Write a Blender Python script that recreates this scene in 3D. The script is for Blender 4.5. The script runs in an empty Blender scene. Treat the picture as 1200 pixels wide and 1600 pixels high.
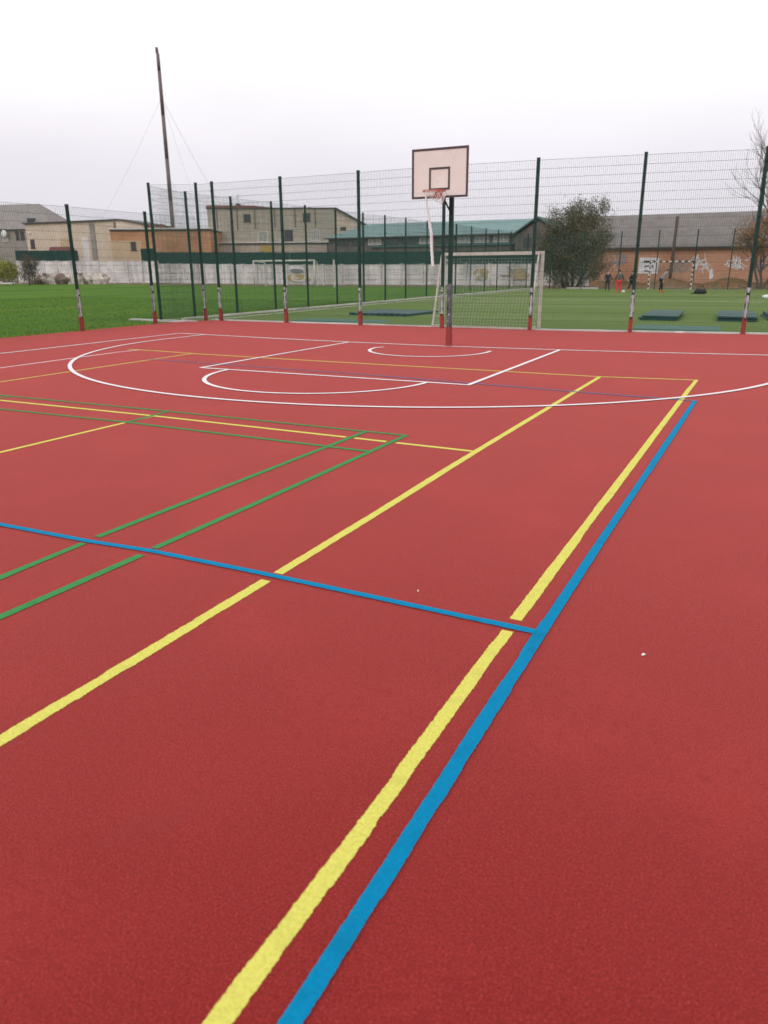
import bpy, bmesh, math, random
from mathutils import Vector, Matrix, Quaternion
random.seed(7)
S = bpy.context.scene
C = S.collection
R = math.radians

# ------------------------------------------------------------------ camera
yaw, pitch, roll = -0.4709, -0.31495, -0.00666
f = Vector((math.sin(yaw)*math.cos(pitch), math.cos(yaw)*math.cos(pitch), math.sin(pitch)))
r0 = Vector((math.cos(yaw), -math.sin(yaw), 0)); u0 = r0.cross(f)
rr = r0*math.cos(roll)+u0*math.sin(roll); uu = -r0*math.sin(roll)+u0*math.cos(roll)
cd = bpy.data.cameras.new('camera'); cam = bpy.data.objects.new('camera', cd); C.objects.link(cam)
cam.matrix_world = Matrix(((rr.x, uu.x, -f.x, 6.39009), (rr.y, uu.y, -f.y, -0.18393), (rr.z, uu.z, -f.z, 1.64869), (0, 0, 0, 1)))
cd.sensor_fit = 'VERTICAL'; cd.sensor_height = 36; cd.sensor_width = 27; cd.lens = 1166.466/1600*36
cd.clip_start = 0.05; cd.clip_end = 3000
cd.dof.use_dof = True; cd.dof.focus_distance = 6.0; cd.dof.aperture_fstop = 2.6
S.camera = cam

# ------------------------------------------------------------------ sky and sun (overcast)
SUN_EL, SUN_AZ = R(38), R(-165)
w = bpy.data.worlds.new('World'); S.world = w; w.use_nodes = True
nt = w.node_tree; nt.nodes.clear()
def wn(t, **k):
    n = nt.nodes.new(t)
    for a, b in k.items(): setattr(n, a, b)
    return n
out = wn('ShaderNodeOutputWorld'); bg = wn('ShaderNodeBackground'); bg.inputs[1].default_value = 0.1
sky = wn('ShaderNodeTexSky', sky_type='NISHITA', sun_disc=False, sun_elevation=SUN_EL, sun_rotation=SUN_AZ)
tc = wn('ShaderNodeTexCoord'); sep = wn('ShaderNodeSeparateXYZ')
ramp = wn('ShaderNodeValToRGB')                    # overcast cloud layer, radiance by elevation
E = ramp.color_ramp.elements
E[0].position = 0.0; E[0].color = (.080, .0765, .082, 1)
E[1].position = 1.0; E[1].color = (.132, .131, .133, 1)
for p_, c_ in ((.06, (.0825, .079, .0855, 1)), (.13, (.093, .0885, .0945, 1)), (.22, (.112, .109, .111, 1)), (.36, (.124, .122, .123, 1))):
    e = E.new(p_); e.color = c_
nz = wn('ShaderNodeTexNoise'); nz.inputs['Scale'].default_value = 2.2; nz.inputs['Detail'].default_value = 4
mp = wn('ShaderNodeMapping'); mp.inputs['Scale'].default_value = (1, 1, 3.2)
cm = wn('ShaderNodeMapRange'); cm.inputs[1].default_value = .3; cm.inputs[2].default_value = .7; cm.inputs[3].default_value = .94; cm.inputs[4].default_value = 1.06
mul = wn('ShaderNodeVectorMath', operation='MULTIPLY'); mul.inputs[1].default_value = (100, 100, 100)
mul2 = wn('ShaderNodeVectorMath', operation='SCALE'); mix = wn('ShaderNodeMix', data_type='RGBA'); mix.inputs[0].default_value = .05
L = nt.links.new
L(tc.outputs['Generated'], sep.inputs[0]); L(sep.outputs[2], ramp.inputs[0]); L(tc.outputs['Generated'], mp.inputs[0]); L(mp.outputs[0], nz.inputs[0])
L(nz.outputs[0], cm.inputs[0]); L(ramp.outputs[0], mul.inputs[0]); L(mul.outputs[0], mul2.inputs[0]); L(cm.outputs[0], mul2.inputs['Scale'])
L(mul2.outputs[0], mix.inputs[6]); L(sky.outputs[0], mix.inputs[7]); L(mix.outputs[2], bg.inputs[0]); L(bg.outputs[0], out.inputs[0])
sd = bpy.data.lights.new('sun', 'SUN'); sd.energy = 0.85; sd.angle = R(25); sd.color = (1, .97, .93)
so = bpy.data.objects.new('sun', sd); C.objects.link(so)
sdir = Vector((math.sin(SUN_AZ)*math.cos(SUN_EL), math.cos(SUN_AZ)*math.cos(SUN_EL), math.sin(SUN_EL)))
so.rotation_euler = sdir.to_track_quat('Z', 'Y').to_euler()
S.view_settings.view_transform = 'Standard'; S.view_settings.look = 'None'
S.view_settings.exposure = 0; S.view_settings.gamma = 1; S.view_settings.use_curve_mapping = False
S.render.engine = 'CYCLES'

# ------------------------------------------------------------------ materials
def mat(name, col, col2=None, scale=5, rough=.85, bump=0, bscale=None, metal=0, detail=5, layers=(), stretch=None, spec=.5, lo=.35, hi=.65, coat=0):
    """colour noise between col and col2; layers = extra (colour, scale, lo, hi, stretch) masks"""
    m = bpy.data.materials.new(name); m.use_nodes = True
    t = m.node_tree; b = t.nodes['Principled BSDF']; b.inputs['Roughness'].default_value = rough; b.inputs['Metallic'].default_value = metal
    b.inputs['Specular IOR Level'].default_value = spec
    g = t.nodes.new('ShaderNodeNewGeometry')
    def noise(sc, st, dt=detail):
        n = t.nodes.new('ShaderNodeTexNoise'); n.inputs['Scale'].default_value = sc; n.inputs['Detail'].default_value = dt
        if st:
            q = t.nodes.new('ShaderNodeMapping'); q.inputs['Scale'].default_value = st
            t.links.new(g.outputs['Position'], q.inputs[0]); t.links.new(q.outputs[0], n.inputs[0])
        else: t.links.new(g.outputs['Position'], n.inputs[0])
        return n
    def mr(n, lo, hi):
        k = t.nodes.new('ShaderNodeMapRange'); k.inputs[1].default_value = lo; k.inputs[2].default_value = hi
        t.links.new(n.outputs[0], k.inputs[0]); return k
    b.inputs['Base Color'].default_value = (*col, 1)
    prev = None
    for (c, sc, l_, h_, st) in ([(col2, scale, lo, hi, stretch)] if col2 else [])+list(layers):
        k = mr(noise(sc, st), l_, h_)
        x = t.nodes.new('ShaderNodeMix'); x.data_type = 'RGBA'
        x.inputs[6].default_value = (*col, 1); x.inputs[7].default_value = (*c, 1)
        if prev: t.links.new(prev, x.inputs[6])
        t.links.new(k.outputs[0], x.inputs[0]); prev = x.outputs[2]
    if prev: t.links.new(prev, b.inputs['Base Color'])
    if bump:
        n = noise(bscale or scale*4, stretch, 3); bb = t.nodes.new('ShaderNodeBump'); bb.inputs['Distance'].default_value = bump
        bb.inputs['Strength'].default_value = 1
        t.links.new(n.outputs[0], bb.inputs['Height']); t.links.new(bb.outputs[0], b.inputs['Normal'])
    return m
M = {}
M['court'] = mat('red_rubber', (.264, .0180, .0155), (.150, .0085, .0075), 165, .85, .0045, 200, spec=.10, detail=2, lo=.38, hi=.66,
                 layers=(((.27, .020, .018), 1.1, .5, .8, None), ((.39, .050, .045), 170, .56, .70, None), ((.12, .008, .008), 120, .60, .70, None), ((.205, .014, .013), 22, .56, .74, None), ((.205, .02, .018), 2.6, .68, .86, (1, .45, 1))))
_b = M['court'].node_tree.nodes['Principled BSDF']; _b.inputs['Sheen Weight'].default_value = .55; _b.inputs['Sheen Roughness'].default_value = .45; _b.inputs['Sheen Tint'].default_value = (1, .27, .25, 1)
def paint(n, c, d, sp=.08): return mat(n, c, d, 75, .85, .004, 120, spec=sp, lo=.35, hi=.75, layers=((tuple(x*.8 for x in c), 9, .55, .75, None), (tuple(x*.62 for x in c), 140, .6, .72, None), (tuple(x*.6+y*.4 for x, y in zip(c, (.26, .02, .02))), 210, .64, .74, None)))
M['yellow'] = paint('yellow_paint', (.66, .62, .135), (.53, .49, .09))
M['blue'] = paint('blue_paint', (.0, .21, .40), (.0, .18, .35))
M['green'] = paint('green_paint', (.045, .25, .075), (.06, .21, .07))
M['white'] = paint('white_paint', (.78, .73, .75), (.7, .64, .66))
M['grass'] = mat('pitch_grass', (.072, .155, .012), (.055, .130, .009), 6, .9, .02, 60, spec=.05, stretch=(1, .35, 1),
                 layers=(((.105, .175, .018), .35, .5, .75, (1, .5, 1)), ((.052, .125, .010), 1.3, .55, .75, None), ((.10, .11, .03), 22, .62, .8, None)))
M['blade'] = mat('grass_blade', (.095, .165, .012), (.075, .135, .009), 3, .9, spec=.05)
M['turf'] = mat('artificial_turf', (.105, .155, .036), (.085, .128, .026), 40, .9, .006, 120, spec=.06,
                layers=(((.128, .168, .052), .18, .45, .7, (.25, 1, 1)), ((.078, .125, .022), .5, .55, .75, (.3, 1, 1))))
M['dirt'] = mat('bare_dirt', (.20, .135, .085), (.14, .085, .05), 2, .95, .03, 15, spec=.2, layers=(((.10, .12, .035), .8, .5, .65, None), ((.27, .19, .13), 5, .6, .75, None)))
M['ground'] = mat('rough_ground', (.11, .11, .045), (.15, .12, .07), .3, .95, .03, 6, spec=.2)
M['litter'] = mat('leaf_litter', (.20, .085, .04), (.13, .07, .03), 6, .95, .04, 20, spec=.2, layers=(((.28, .14, .055), 18, .55, .7, None), ((.07, .08, .025), 1.2, .5, .65, None)))
M['postgreen'] = mat('green_coated_steel', (.010, .045, .034), (.008, .036, .028), 8, .55, spec=.3)
M['wire'] = mat('green_coated_wire', (.035, .085, .068), None, rough=.6, spec=.3)
M['redbase'] = mat('red_post_paint', (.33, .040, .034), (.24, .035, .03), 14, .7, .004, 60)
M['wrap'] = mat('plastic_wrap', (.50, .49, .49), (.36, .36, .37), 14, .4, .01, 35, spec=.5, stretch=(1, 1, .35), layers=(((.22, .23, .24), 22, .6, .7, (1, 1, .5)),))
M['wrapdark'] = mat('torn_dark_wrap', (.12, .14, .15), (.05, .07, .07), 8, .35, .012, 30, spec=.6, layers=(((.42, .42, .45), 16, .58, .68, None),))
M['board'] = mat('board_cream', (.79, .72, .67), (.74, .67, .62), 3, .6, layers=(((.62, .53, .47), 6, .6, .8, (1, 1, .3)), ((.5, .40, .36), 14, .70, .8, None)))
M['boardline'] = mat('board_line', (.075, .045, .05), (.05, .035, .04), 6, .6)
M['rim'] = mat('rim_paint', (.50, .10, .07), (.40, .12, .09), 20, .5)
M['net'] = mat('faded_net', (.82, .82, .81), (.74, .73, .72), 30, .9)
M['whiteframe'] = mat('white_steel', (.68, .64, .58), (.58, .53, .47), 5, .55, layers=(((.42, .33, .26), 9, .64, .76, None),))
M['goalnet'] = mat('goal_net', (.62, .62, .58), None, rough=.9)
M['black'] = mat('black_paint', (.02, .02, .02), None, rough=.6)
M['mat'] = mat('dark_teal_foam', (.016, .070, .066), (.011, .052, .050), 6, .7, .003, 40)
M['mat2'] = mat('flat_teal_sheet', (.028, .115, .085), (.022, .095, .065), 2, .75, .003, 40)
def wallmat(n, c, c2, dark=.72, sc=.8):
    return mat(n, c, c2, sc, .92, .01, 12, spec=.25, layers=((tuple(x*dark for x in c), .9, .52, .74, (1, 1, .25)), (tuple(min(1, x*1.13) for x in c), 2.5, .6, .75, None)))
M['concrete'] = wallmat('whitewashed_concrete', (.80, .75, .74), (.60, .56, .55), .6)
M['concrete2'] = wallmat('grey_concrete', (.68, .63, .62), (.50, .46, .45), .6)
M['sheet'] = mat('green_sheet_metal', (.016, .050, .044), (.013, .042, .037), 1.5, .6, spec=.2, layers=(((.02, .062, .054), .5, .5, .7, None),))
M['beigeA'] = wallmat('beige_render', (.43, .38, .315), (.38, .335, .275), .82)
M['cream'] = wallmat('cream_render', (.66, .54, .43), (.58, .47, .38), .85)
M['tan'] = wallmat('tan_render', (.56, .42, .28), (.50, .38, .25), .85)
M['annex'] = wallmat('pale_annex_render', (.52, .43, .37), (.45, .37, .32), .85)
M['greyhouse'] = wallmat('grey_house_render', (.33, .30, .27), (.27, .24, .22), .8)
M['cladding'] = wallmat('dark_timber_cladding', (.12, .10, .097), (.17, .14, .135), .7, 1.5)
M['pale'] = wallmat('pale_strip', (.72, .68, .64), (.62, .58, .55), .85)
M['stain'] = wallmat('rusty_pipe', (.24, .17, .13), (.19, .14, .11), .8, 2)
M['darkroofedge'] = mat('dark_roof_edge', (.06, .05, .05), (.09, .075, .07), 2, .8)
M['redroof'] = mat('red_roof', (.26, .10, .09), (.2, .08, .07), 2, .8)
def brick(n, c1, c2, mo, sc):
    m = bpy.data.materials.new(n); m.use_nodes = True; t = m.node_tree; b = t.nodes['Principled BSDF']; b.inputs['Roughness'].default_value = .92
    b.inputs['Specular IOR Level'].default_value = .25
    tcn = t.nodes.new('ShaderNodeTexCoord'); mp_ = t.nodes.new('ShaderNodeMapping'); mp_.inputs['Rotation'].default_value = (R(90), 0, 0)
    br = t.nodes.new('ShaderNodeTexBrick'); br.inputs['Color1'].default_value = (*c1, 1); br.inputs['Color2'].default_value = (*c2, 1); br.inputs['Mortar'].default_value = (*mo, 1)
    br.inputs['Scale'].default_value = 1; br.inputs['Brick Width'].default_value = .26; br.inputs['Row Height'].default_value = .078; br.inputs['Mortar Size'].default_value = .008
    n1 = t.nodes.new('ShaderNodeTexNoise'); n1.inputs['Scale'].default_value = sc; n1.inputs['Detail'].default_value = 6
    k = t.nodes.new('ShaderNodeMapRange'); k.inputs[1].default_value = .42; k.inputs[2].default_value = .72
    x = t.nodes.new('ShaderNodeMix'); x.data_type = 'RGBA'; x.inputs[7].default_value = (*[q*.6 for q in c1], 1)
    n2 = t.nodes.new('ShaderNodeTexNoise'); n2.inputs['Scale'].default_value = sc*2.3; n2.inputs['Detail'].default_value = 5
    k2 = t.nodes.new('ShaderNodeMapRange'); k2.inputs[1].default_value = .55; k2.inputs[2].default_value = .75; k2.inputs[4].default_value = .7
    x2 = t.nodes.new('ShaderNodeMix'); x2.data_type = 'RGBA'; x2.inputs[7].default_value = (.42, .30, .22, 1)
    l = t.links.new
    l(tcn.outputs['Object'], mp_.inputs[0]); l(mp_.outputs[0], br.inputs[0]); l(tcn.outputs['Object'], n1.inputs[0]); l(n1.outputs[0], k.inputs[0])
    l(tcn.outputs['Object'], n2.inputs[0]); l(n2.outputs[0], k2.inputs[0])
    l(br.outputs[0], x.inputs[6]); l(k.outputs[0], x.inputs[0]); l(x.outputs[2], x2.inputs[6]); l(k2.outputs[0], x2.inputs[0]); l(x2.outputs[2], b.inputs['Base Color'])
    return m
M['orangebrick'] = brick('orange_brick', (.62, .30, .155), (.55, .26, .14), (.46, .32, .22), .35)
M['brownbrick'] = brick('weathered_brick', (.56, .27, .155), (.47, .22, .13), (.42, .30, .22), .45)
def roofmat(n, c, c2, step=.35, axis='X', depth=.03):
    m = mat(n, c, c2, .8, .8, layers=((tuple(x*.7 for x in c), 1.8, .52, .75, None),)); t = m.node_tree; b = t.nodes['Principled BSDF']
    tcn = t.nodes.new('ShaderNodeTexCoord'); wv = t.nodes.new('ShaderNodeTexWave'); wv.bands_direction = axis; wv.inputs['Scale'].default_value = .314/step
    bb = t.nodes.new('ShaderNodeBump'); bb.inputs['Distance'].default_value = depth
    t.links.new(tcn.outputs['Object'], wv.inputs[0]); t.links.new(wv.outputs['Fac'], bb.inputs['Height']); t.links.new(bb.outputs[0], b.inputs['Normal'])
    return m
M['tealroof'] = roofmat('teal_metal_roof', (.17, .27, .27), (.15, .24, .24))
M['darkteal'] = roofmat('dark_teal_roof', (.05, .10, .095), (.04, .085, .08))
M['slate'] = roofmat('grey_corrugated_slate', (.19, .165, .155), (.15, .13, .123), .25)
M['greyroof'] = roofmat('pale_grey_slate', (.27, .24, .225), (.23, .205, .195), .3)
M['glass'] = mat('dark_glass', (.03, .035, .04), (.05, .05, .055), 1, .12, spec=.6)
M['curtain'] = mat('pale_curtained_glass', (.38, .36, .34), (.28, .27, .26), 1.5, .25, spec=.5)
M['timber'] = mat('weathered_timber', (.10, .065, .05), (.07, .05, .04), 3, .9, .01, 20, stretch=(1, 1, .2))
M['mast'] = mat('rusted_mast_steel', (.15, .10, .10), (.12, .09, .092), 1.2, .7, layers=(((.20, .15, .15), .6, .5, .7, None),))
M['cable'] = mat('guy_cable', (.42, .42, .44), None, rough=.6)
M['bark'] = mat('bark', (.13, .10, .08), (.09, .07, .06), 6, .95, .01, 20)
def leafm(n, a, b): return mat(n, a, b, 1.1, .8, spec=.3, layers=((tuple(x*.6 for x in a), 3, .5, .7, None),))
M['olive'] = leafm('olive_leaves', (.150, .130, .075), (.105, .100, .062))
M['orangeleaf'] = leafm('orange_leaves', (.34, .16, .065), (.22, .13, .065))
M['yellowleaf'] = leafm('yellow_green_leaves', (.32, .31, .06), (.22, .23, .05))
M['rock'] = mat('broken_concrete', (.66, .60, .55), (.45, .36, .31), 2.5, .95, .05, 6, layers=(((.16, .11, .09), 1.2, .5, .65, None),))
M['rock_brown'] = mat('brown_rubble', (.24, .17, .13), (.14, .10, .08), 2.5, .95, .05, 6)
M['skin'] = mat('skin', (.52, .31, .23), None, rough=.6)
M['hair'] = mat('dark_hair', (.03, .022, .018), None, rough=.7)
M['navy'] = mat('navy_cloth', (.022, .024, .035), (.03, .03, .045), 8, .9)
M['blackcloth'] = mat('black_cloth', (.015, .015, .018), (.025, .022, .024), 8, .9)
M['redcloth'] = mat('red_cloth', (.75, .045, .06), (.62, .035, .045), 8, .85)
M['greycloth'] = mat('grey_brown_cloth', (.12, .105, .10), (.09, .08, .078), 8, .9)
M['palegrey'] = mat('pale_grey_cloth', (.26, .255, .27), (.2, .2, .21), 8, .9)
M['orangeshoe'] = mat('orange_shoe', (.65, .09, .04), None, rough=.5)
M['whiteplastic'] = mat('white_plastic', (.75, .76, .78), (.6, .62, .64), 8, .5)
M['yellowboard'] = mat('yellow_board', (.50, .36, .09), (.42, .30, .10), 2, .8)
M['graf_white'] = mat('graffiti_white', (.74, .74, .76), (.55, .55, .57), 2.5, .9, spec=.2)
M['graf_blue'] = mat('graffiti_blue_grey', (.17, .185, .22), (.26, .25, .26), 2, .9, spec=.2)
M['graf_yellow'] = mat('graffiti_yellow', (.50, .36, .14), (.42, .33, .18), 2, .9, spec=.2)

for k_, w_, t_ in (('turf', .05, (.75, 1, .6, 1)), ('grass', .06, (.6, 1, .3, 1))):
    q_ = M[k_].node_tree.nodes['Principled BSDF']; q_.inputs['Sheen Weight'].default_value = w_; q_.inputs['Sheen Roughness'].default_value = .5; q_.inputs['Sheen Tint'].default_value = t_

# ------------------------------------------------------------------ mesh helpers
class MB:
    def __init__(s): s.v = []; s.f = []; s.mi = []
    def face(s, idx, m=0): s.f.append(idx); s.mi.append(m)
    def box(s, x0, x1, y0, y1, z0, z1, m=0, top=1.0):
        n = len(s.v); cx, cy = (x0+x1)/2, (y0+y1)/2
        for z, k in ((z0, 1), (z1, top)):
            for x, y in ((x0, y0), (x1, y0), (x1, y1), (x0, y1)): s.v.append((cx+(x-cx)*k, cy+(y-cy)*k, z))
        for q in ((3, 2, 1, 0), (4, 5, 6, 7), (0, 1, 5, 4), (1, 2, 6, 5), (2, 3, 7, 6), (3, 0, 4, 7)): s.face([n+i for i in q], m)
    def tube(s, a, b, ra, rb=None, n=6, m=0, cap=True):
        a = Vector(a); b = Vector(b); rb = ra if rb is None else rb; d = (b-a).normalized()
        x = d.orthogonal().normalized(); y = d.cross(x); k = len(s.v)
        for p, r_ in ((a, ra), (b, rb)):
            for i in range(n):
                t = 2*math.pi*i/n; s.v.append(tuple(p+(x*math.cos(t)+y*math.sin(t))*r_))
        for i in range(n): s.face([k+i, k+(i+1) % n, k+n+(i+1) % n, k+n+i], m)
        if cap: s.face([k+n-1-i for i in range(n)], m); s.face([k+n+i for i in range(n)], m)
    def path(s, pts, r, n=6, m=0, closed=False, rads=None):
        pts = [Vector(p) for p in pts]; k = len(s.v); N = len(pts)
        up = Vector((0, 0, 1)); x = None
        for i, p in enumerate(pts):
            d = (pts[(i+1) % N]-pts[i-1]) if (closed or 0 < i < N-1) else (pts[1]-pts[0] if i == 0 else pts[-1]-pts[-2])
            d.normalize()
            if x is None: x = d.orthogonal().normalized()
            x = (x-d*x.dot(d)).normalized(); y = d.cross(x); q = rads[i] if rads else r
            for j in range(n):
                t = 2*math.pi*j/n; s.v.append(tuple(p+(x*math.cos(t)+y*math.sin(t))*q))
        for i in range(N if closed else N-1):
            for j in range(n):
                a = k+i*n; b = k+((i+1) % N)*n; s.face([a+j, a+(j+1) % n, b+(j+1) % n, b+j], m)
        if not closed: s.face([k+n-1-j for j in range(n)], m); s.face([k+(N-1)*n+j for j in range(n)], m)
    def prism(s, outline, y0, y1, m=0):
        """outline of (x,z) counter-clockwise seen from -y, extruded from y0 to y1"""
        k = len(s.v); n = len(outline)
        for y in (y0, y1):
            for x, z in outline: s.v.append((x, y, z))
        s.face([k+i for i in range(n)], m); s.face([k+2*n-1-i for i in range(n)], m)
        for i in range(n): s.face([k+(i+1) % n, k+i, k+n+i, k+n+(i+1) % n], m)
    def poly(s, pts, m=0):
        k = len(s.v); s.v += [tuple(p) for p in pts]; s.face([k+i for i in range(len(pts))], m)
    def slab(s, pts, t, m=0):
        """thickened polygon: pts top, moved down by t"""
        k = len(s.v); n = len(pts); s.v += [tuple(p) for p in pts]+[(p[0], p[1], p[2]-t) for p in pts]
        s.face([k+i for i in range(n)], m); s.face([k+2*n-1-i for i in range(n)], m)
        for i in range(n): s.face([k+(i+1) % n, k+i, k+n+i, k+n+(i+1) % n], m)
    def ball(s, c, r, m=0, nu=10, nv=7, sc=(1, 1, 1), jit=0):
        k = len(s.v); c = Vector(c)
        s.v.append(tuple(c+Vector((0, 0, r*sc[2]))))
        for i in range(1, nv):
            for j in range(nu):
                a = math.pi*i/nv; b = 2*math.pi*j/nu; q = r*(1+random.uniform(-jit, jit))
                s.v.append((c.x+q*sc[0]*math.sin(a)*math.cos(b), c.y+q*sc[1]*math.sin(a)*math.sin(b), c.z+q*sc[2]*math.cos(a)))
        s.v.append(tuple(c-Vector((0, 0, r*sc[2]))))
        for j in range(nu): s.face([k, k+1+j, k+1+(j+1) % nu], m)
        for i in range(nv-2):
            for j in range(nu):
                a = k+1+i*nu; s.face([a+j, a+nu+j, a+nu+(j+1) % nu, a+(j+1) % nu], m)
        e = len(s.v)-1; a = k+1+(nv-2)*nu
        for j in range(nu): s.face([a+j, e, a+(j+1) % nu], m)
    def build(s, name, mats, parent=None, loc=(0, 0, 0), rz=0, smooth=False, bevel=0, **kw):
        me = bpy.data.meshes.new(name); me.from_pydata(s.v, [], s.f); me.validate()
        if not isinstance(mats, (list, tuple)): mats = [mats]
        for m in mats: me.materials.append(m)
        if len(mats) > 1 and len(me.polygons) == len(s.mi):
            me.polygons.foreach_set('material_index', s.mi)
        if smooth: me.polygons.foreach_set('use_smooth', [True]*len(me.polygons))
        o = bpy.data.objects.new(name, me); C.objects.link(o); o.parent = parent; o.location = loc; o.rotation_euler = (0, 0, rz)
        if bevel:
            b = o.modifiers.new('bevel', 'BEVEL'); b.width = bevel; b.segments = 2; b.limit_method = 'ANGLE'
        return tag(o, **kw)
def tag(o, label=None, cat=None, group=None, kind=None):
    if label: o['label'] = label
    if cat: o['category'] = cat
    if group: o['group'] = group
    if kind: o['kind'] = kind
    return o
def empty(name, loc=(0, 0, 0), rz=0, **kw):
    o = bpy.data.objects.new(name, None); C.objects.link(o); o.location = loc; o.rotation_euler = (0, 0, rz); o.empty_display_size = .2
    return tag(o, **kw)
def share(src, name, parent, loc=(0, 0, 0), rz=0, **kw):
    o = bpy.data.objects.new(name, src.data if hasattr(src, 'data') else src); C.objects.link(o); o.parent = parent; o.location = loc; o.rotation_euler = (0, 0, rz)
    return tag(o, **kw)
def kids(o): return [c for c in bpy.data.objects if c.parent == o]
def copy_tree(o, parent=None):
    c = o.copy(); C.objects.link(c); c.parent = parent
    for ch in kids(o): copy_tree(ch, c)
    return c

# ------------------------------------------------------------------ the ground
def sheet(name, pts, z, m, **kw):
    b = MB(); b.poly([(x, y, z) for x, y in pts]); return b.build(name, m, kind='structure', **kw)
sheet('ground', [(-900, -300), (700, -300), (700, 1200), (-900, 1200)], -.035, M['ground'])
sheet('grass_field', [(-110, -30), (-11.35, -30), (-11.35, 19.2), (-13.15, 20.3), (-13.15, 68.6), (-44, 68.8), (-74, 73.2), (-82, 72), (-85, 69.6), (-79, 64), (-110, 60)], -.02, M['grass'])
sheet('artificial_turf', [(-13.1, 20.05), (-10.9, 20.72), (1, 20.72), (7, 21.6), (15, 23), (15, 64.2), (-13.1, 64.2)], -.012, M['turf'])
sheet('dirt_track', [(-12.7, 64.3), (40, 64.3), (40, 81), (-46, 80), (-90, 84), (-110, 76), (-110, 60.2), (-79, 64.2), (-85, 69.8), (-82, 72.2), (-74, 73.4), (-44, 69.0), (-12.7, 68.8)], -.027, M['dirt'])
court = sheet('sports_court', [(-11.45, -25), (16, -25), (16, 23), (7, 21.62), (1, 20.78), (-10.9, 20.78), (-11.45, 19.6)], 0, M['court'])

# painted lines: ribbons with slightly ragged edges, each a part of the court
def ribbon(name, pts, width, m, z, closed=False, ends=True, ragged=1.0):
    P = []
    for i in range(len(pts)-1):
        a = Vector((*pts[i], 0)); b = Vector((*pts[i+1], 0)); n = max(1, int((b-a).length/.35))
        for k in range(n): P.append(a.lerp(b, k/n))
    P.append(Vector((*pts[-1], 0)))
    Q = []
    for i in range(len(P)-1):                       # resample finer where the eye is near
        d = (P[i]-Vector((6.39, -.18, 0))).length; st = .0045 if d < 3.5 else .015 if d < 6 else .06
        n = max(1, int((P[i+1]-P[i]).length/st))
        for k in range(n): Q.append(P[i].lerp(P[i+1], k/n))
    Q.append(P[-1]); b = MB(); wl = wr = gl = gr = 0; rnd = random.Random(hash(round(pts[0][0]*1000+pts[-1][1]*77)))
    tl = tr = 0
    for i, p in enumerate(Q):
        d = (Q[min(i+1, len(Q)-1)]-Q[max(i-1, 0)]).normalized(); n = Vector((-d.y, d.x, 0))
        if rnd.random() < .02: tl = rnd.uniform(-.0025, .0025)*ragged
        if rnd.random() < .02: tr = rnd.uniform(-.0025, .0025)*ragged
        wl += (tl-wl)*.3; wr += (tr-wr)*.3; gl += (rnd.uniform(-.0034, .0034)-gl)*.55; gr += (rnd.uniform(-.0034, .0034)-gr)*.55
        el = width/2+wl+gl*.62*ragged; er = width/2+wr+gr*.62*ragged
        b.v.append((p.x+n.x*el, p.y+n.y*el, z)); b.v.append((p.x-n.x*er, p.y-n.y*er, z))
        if i: k = 2*i; b.face([k-2, k-1, k+1, k])
    return b.build(name, m, court)
def arc(cx, cy, rx, ry, a0, a1, n=70): return [(cx+rx*math.cos(R(a0+(a1-a0)*i/n)), cy+ry*math.sin(R(a0+(a1-a0)*i/n))) for i in range(n+1)]
Y, G, B, W = M['yellow'], M['green'], M['blue'], M['white']
zy, zg, zb, zw = .002, .004, .006, .008
ribbon('yellow_line', [(5.463, -3), (5.466, .77), (5.464, 1.64), (5.456, 2.945)], .058, Y, zy, ragged=1.6)
ribbon('yellow_line', [(5.453, 3.075), (5.449, 4.14), (5.452, 8), (5.455, 12.2)], .060, Y, zy, ragged=1.6)
ribbon('yellow_line', [(4.04, -3), (4.052, 1.27), (4.055, 2.15), (4.06, 2.94)], .062, Y, zy, ragged=1.6)
ribbon('yellow_line', [(4.063, 3.05), (4.06, 4.14), (4.042, 6.33), (4.05, 11.955)], .062, Y, zy, ragged=1.6)
ribbon('yellow_line', [(-6.2, 12.2), (-5.33, 12.166), (-4.292, 12.063), (-2, 12.0), (.217, 11.981), (4.052, 11.975), (5.48, 12.2)], .058, Y, zy+.0008)
ribbon('yellow_line', [(-4.27, -3), (-4.29, 7.57), (-4.292, 12.04)], .05, Y, zy)
ribbon('yellow_line', [(-5.8, -3), (-5.88, 8.77), (-5.95, 11.7), (-5.85, 12.17)], .05, M['white'], zy)
ribbon('yellow_line', [(-4.27, 6.39), (-2.72, 6.40), (-.04, 6.425), (2.62, 6.372)], .058, Y, zy+.0008)
ribbon('yellow_line', [(2.72, 6.37), (3.09, 6.36)], .058, Y, zy+.0008)
ribbon('yellow_line', [(3.2, 6.358), (4.02, 6.338)], .058, Y, zy+.0008)
ribbon('yellow_line', [(-.05, -3), (-.049, 4.37), (-.046, 6.40)], .055, Y, zy)
ribbon('green_line', [(3.12, -3), (3.135, 1.98), (3.15, 2.925)], .056, G, zg)
ribbon('green_line', [(3.137, 3.045), (3.15, 4.09), (3.145, 6.72)], .056, G, zg)
ribbon('green_line', [(2.68, -3), (2.685, 2.31), (2.668, 2.92)], .056, G, zg)
ribbon('green_line', [(2.655, 3.04), (2.663, 4.58), (2.673, 6.68)], .056, G, zg)
ribbon('green_line', [(-3.15, 6.68), (-.096, 6.723), (3.15, 6.70)], .056, G, zg+.0008)
ribbon('green_line', [(-3.1, 5.93), (-.03, 5.99), (3.13, 5.905)], .056, G, zg+.0008)
ribbon('green_line', [(-.035, 6.0), (-.09, 6.72)], .056, G, zg)
ribbon('green_line', [(-2.86, -3), (-2.885, 6.72)], .056, G, zg)
ribbon('green_line', [(-3.1, -3), (-3.12, 6.72)], .056, G, zg)
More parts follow.
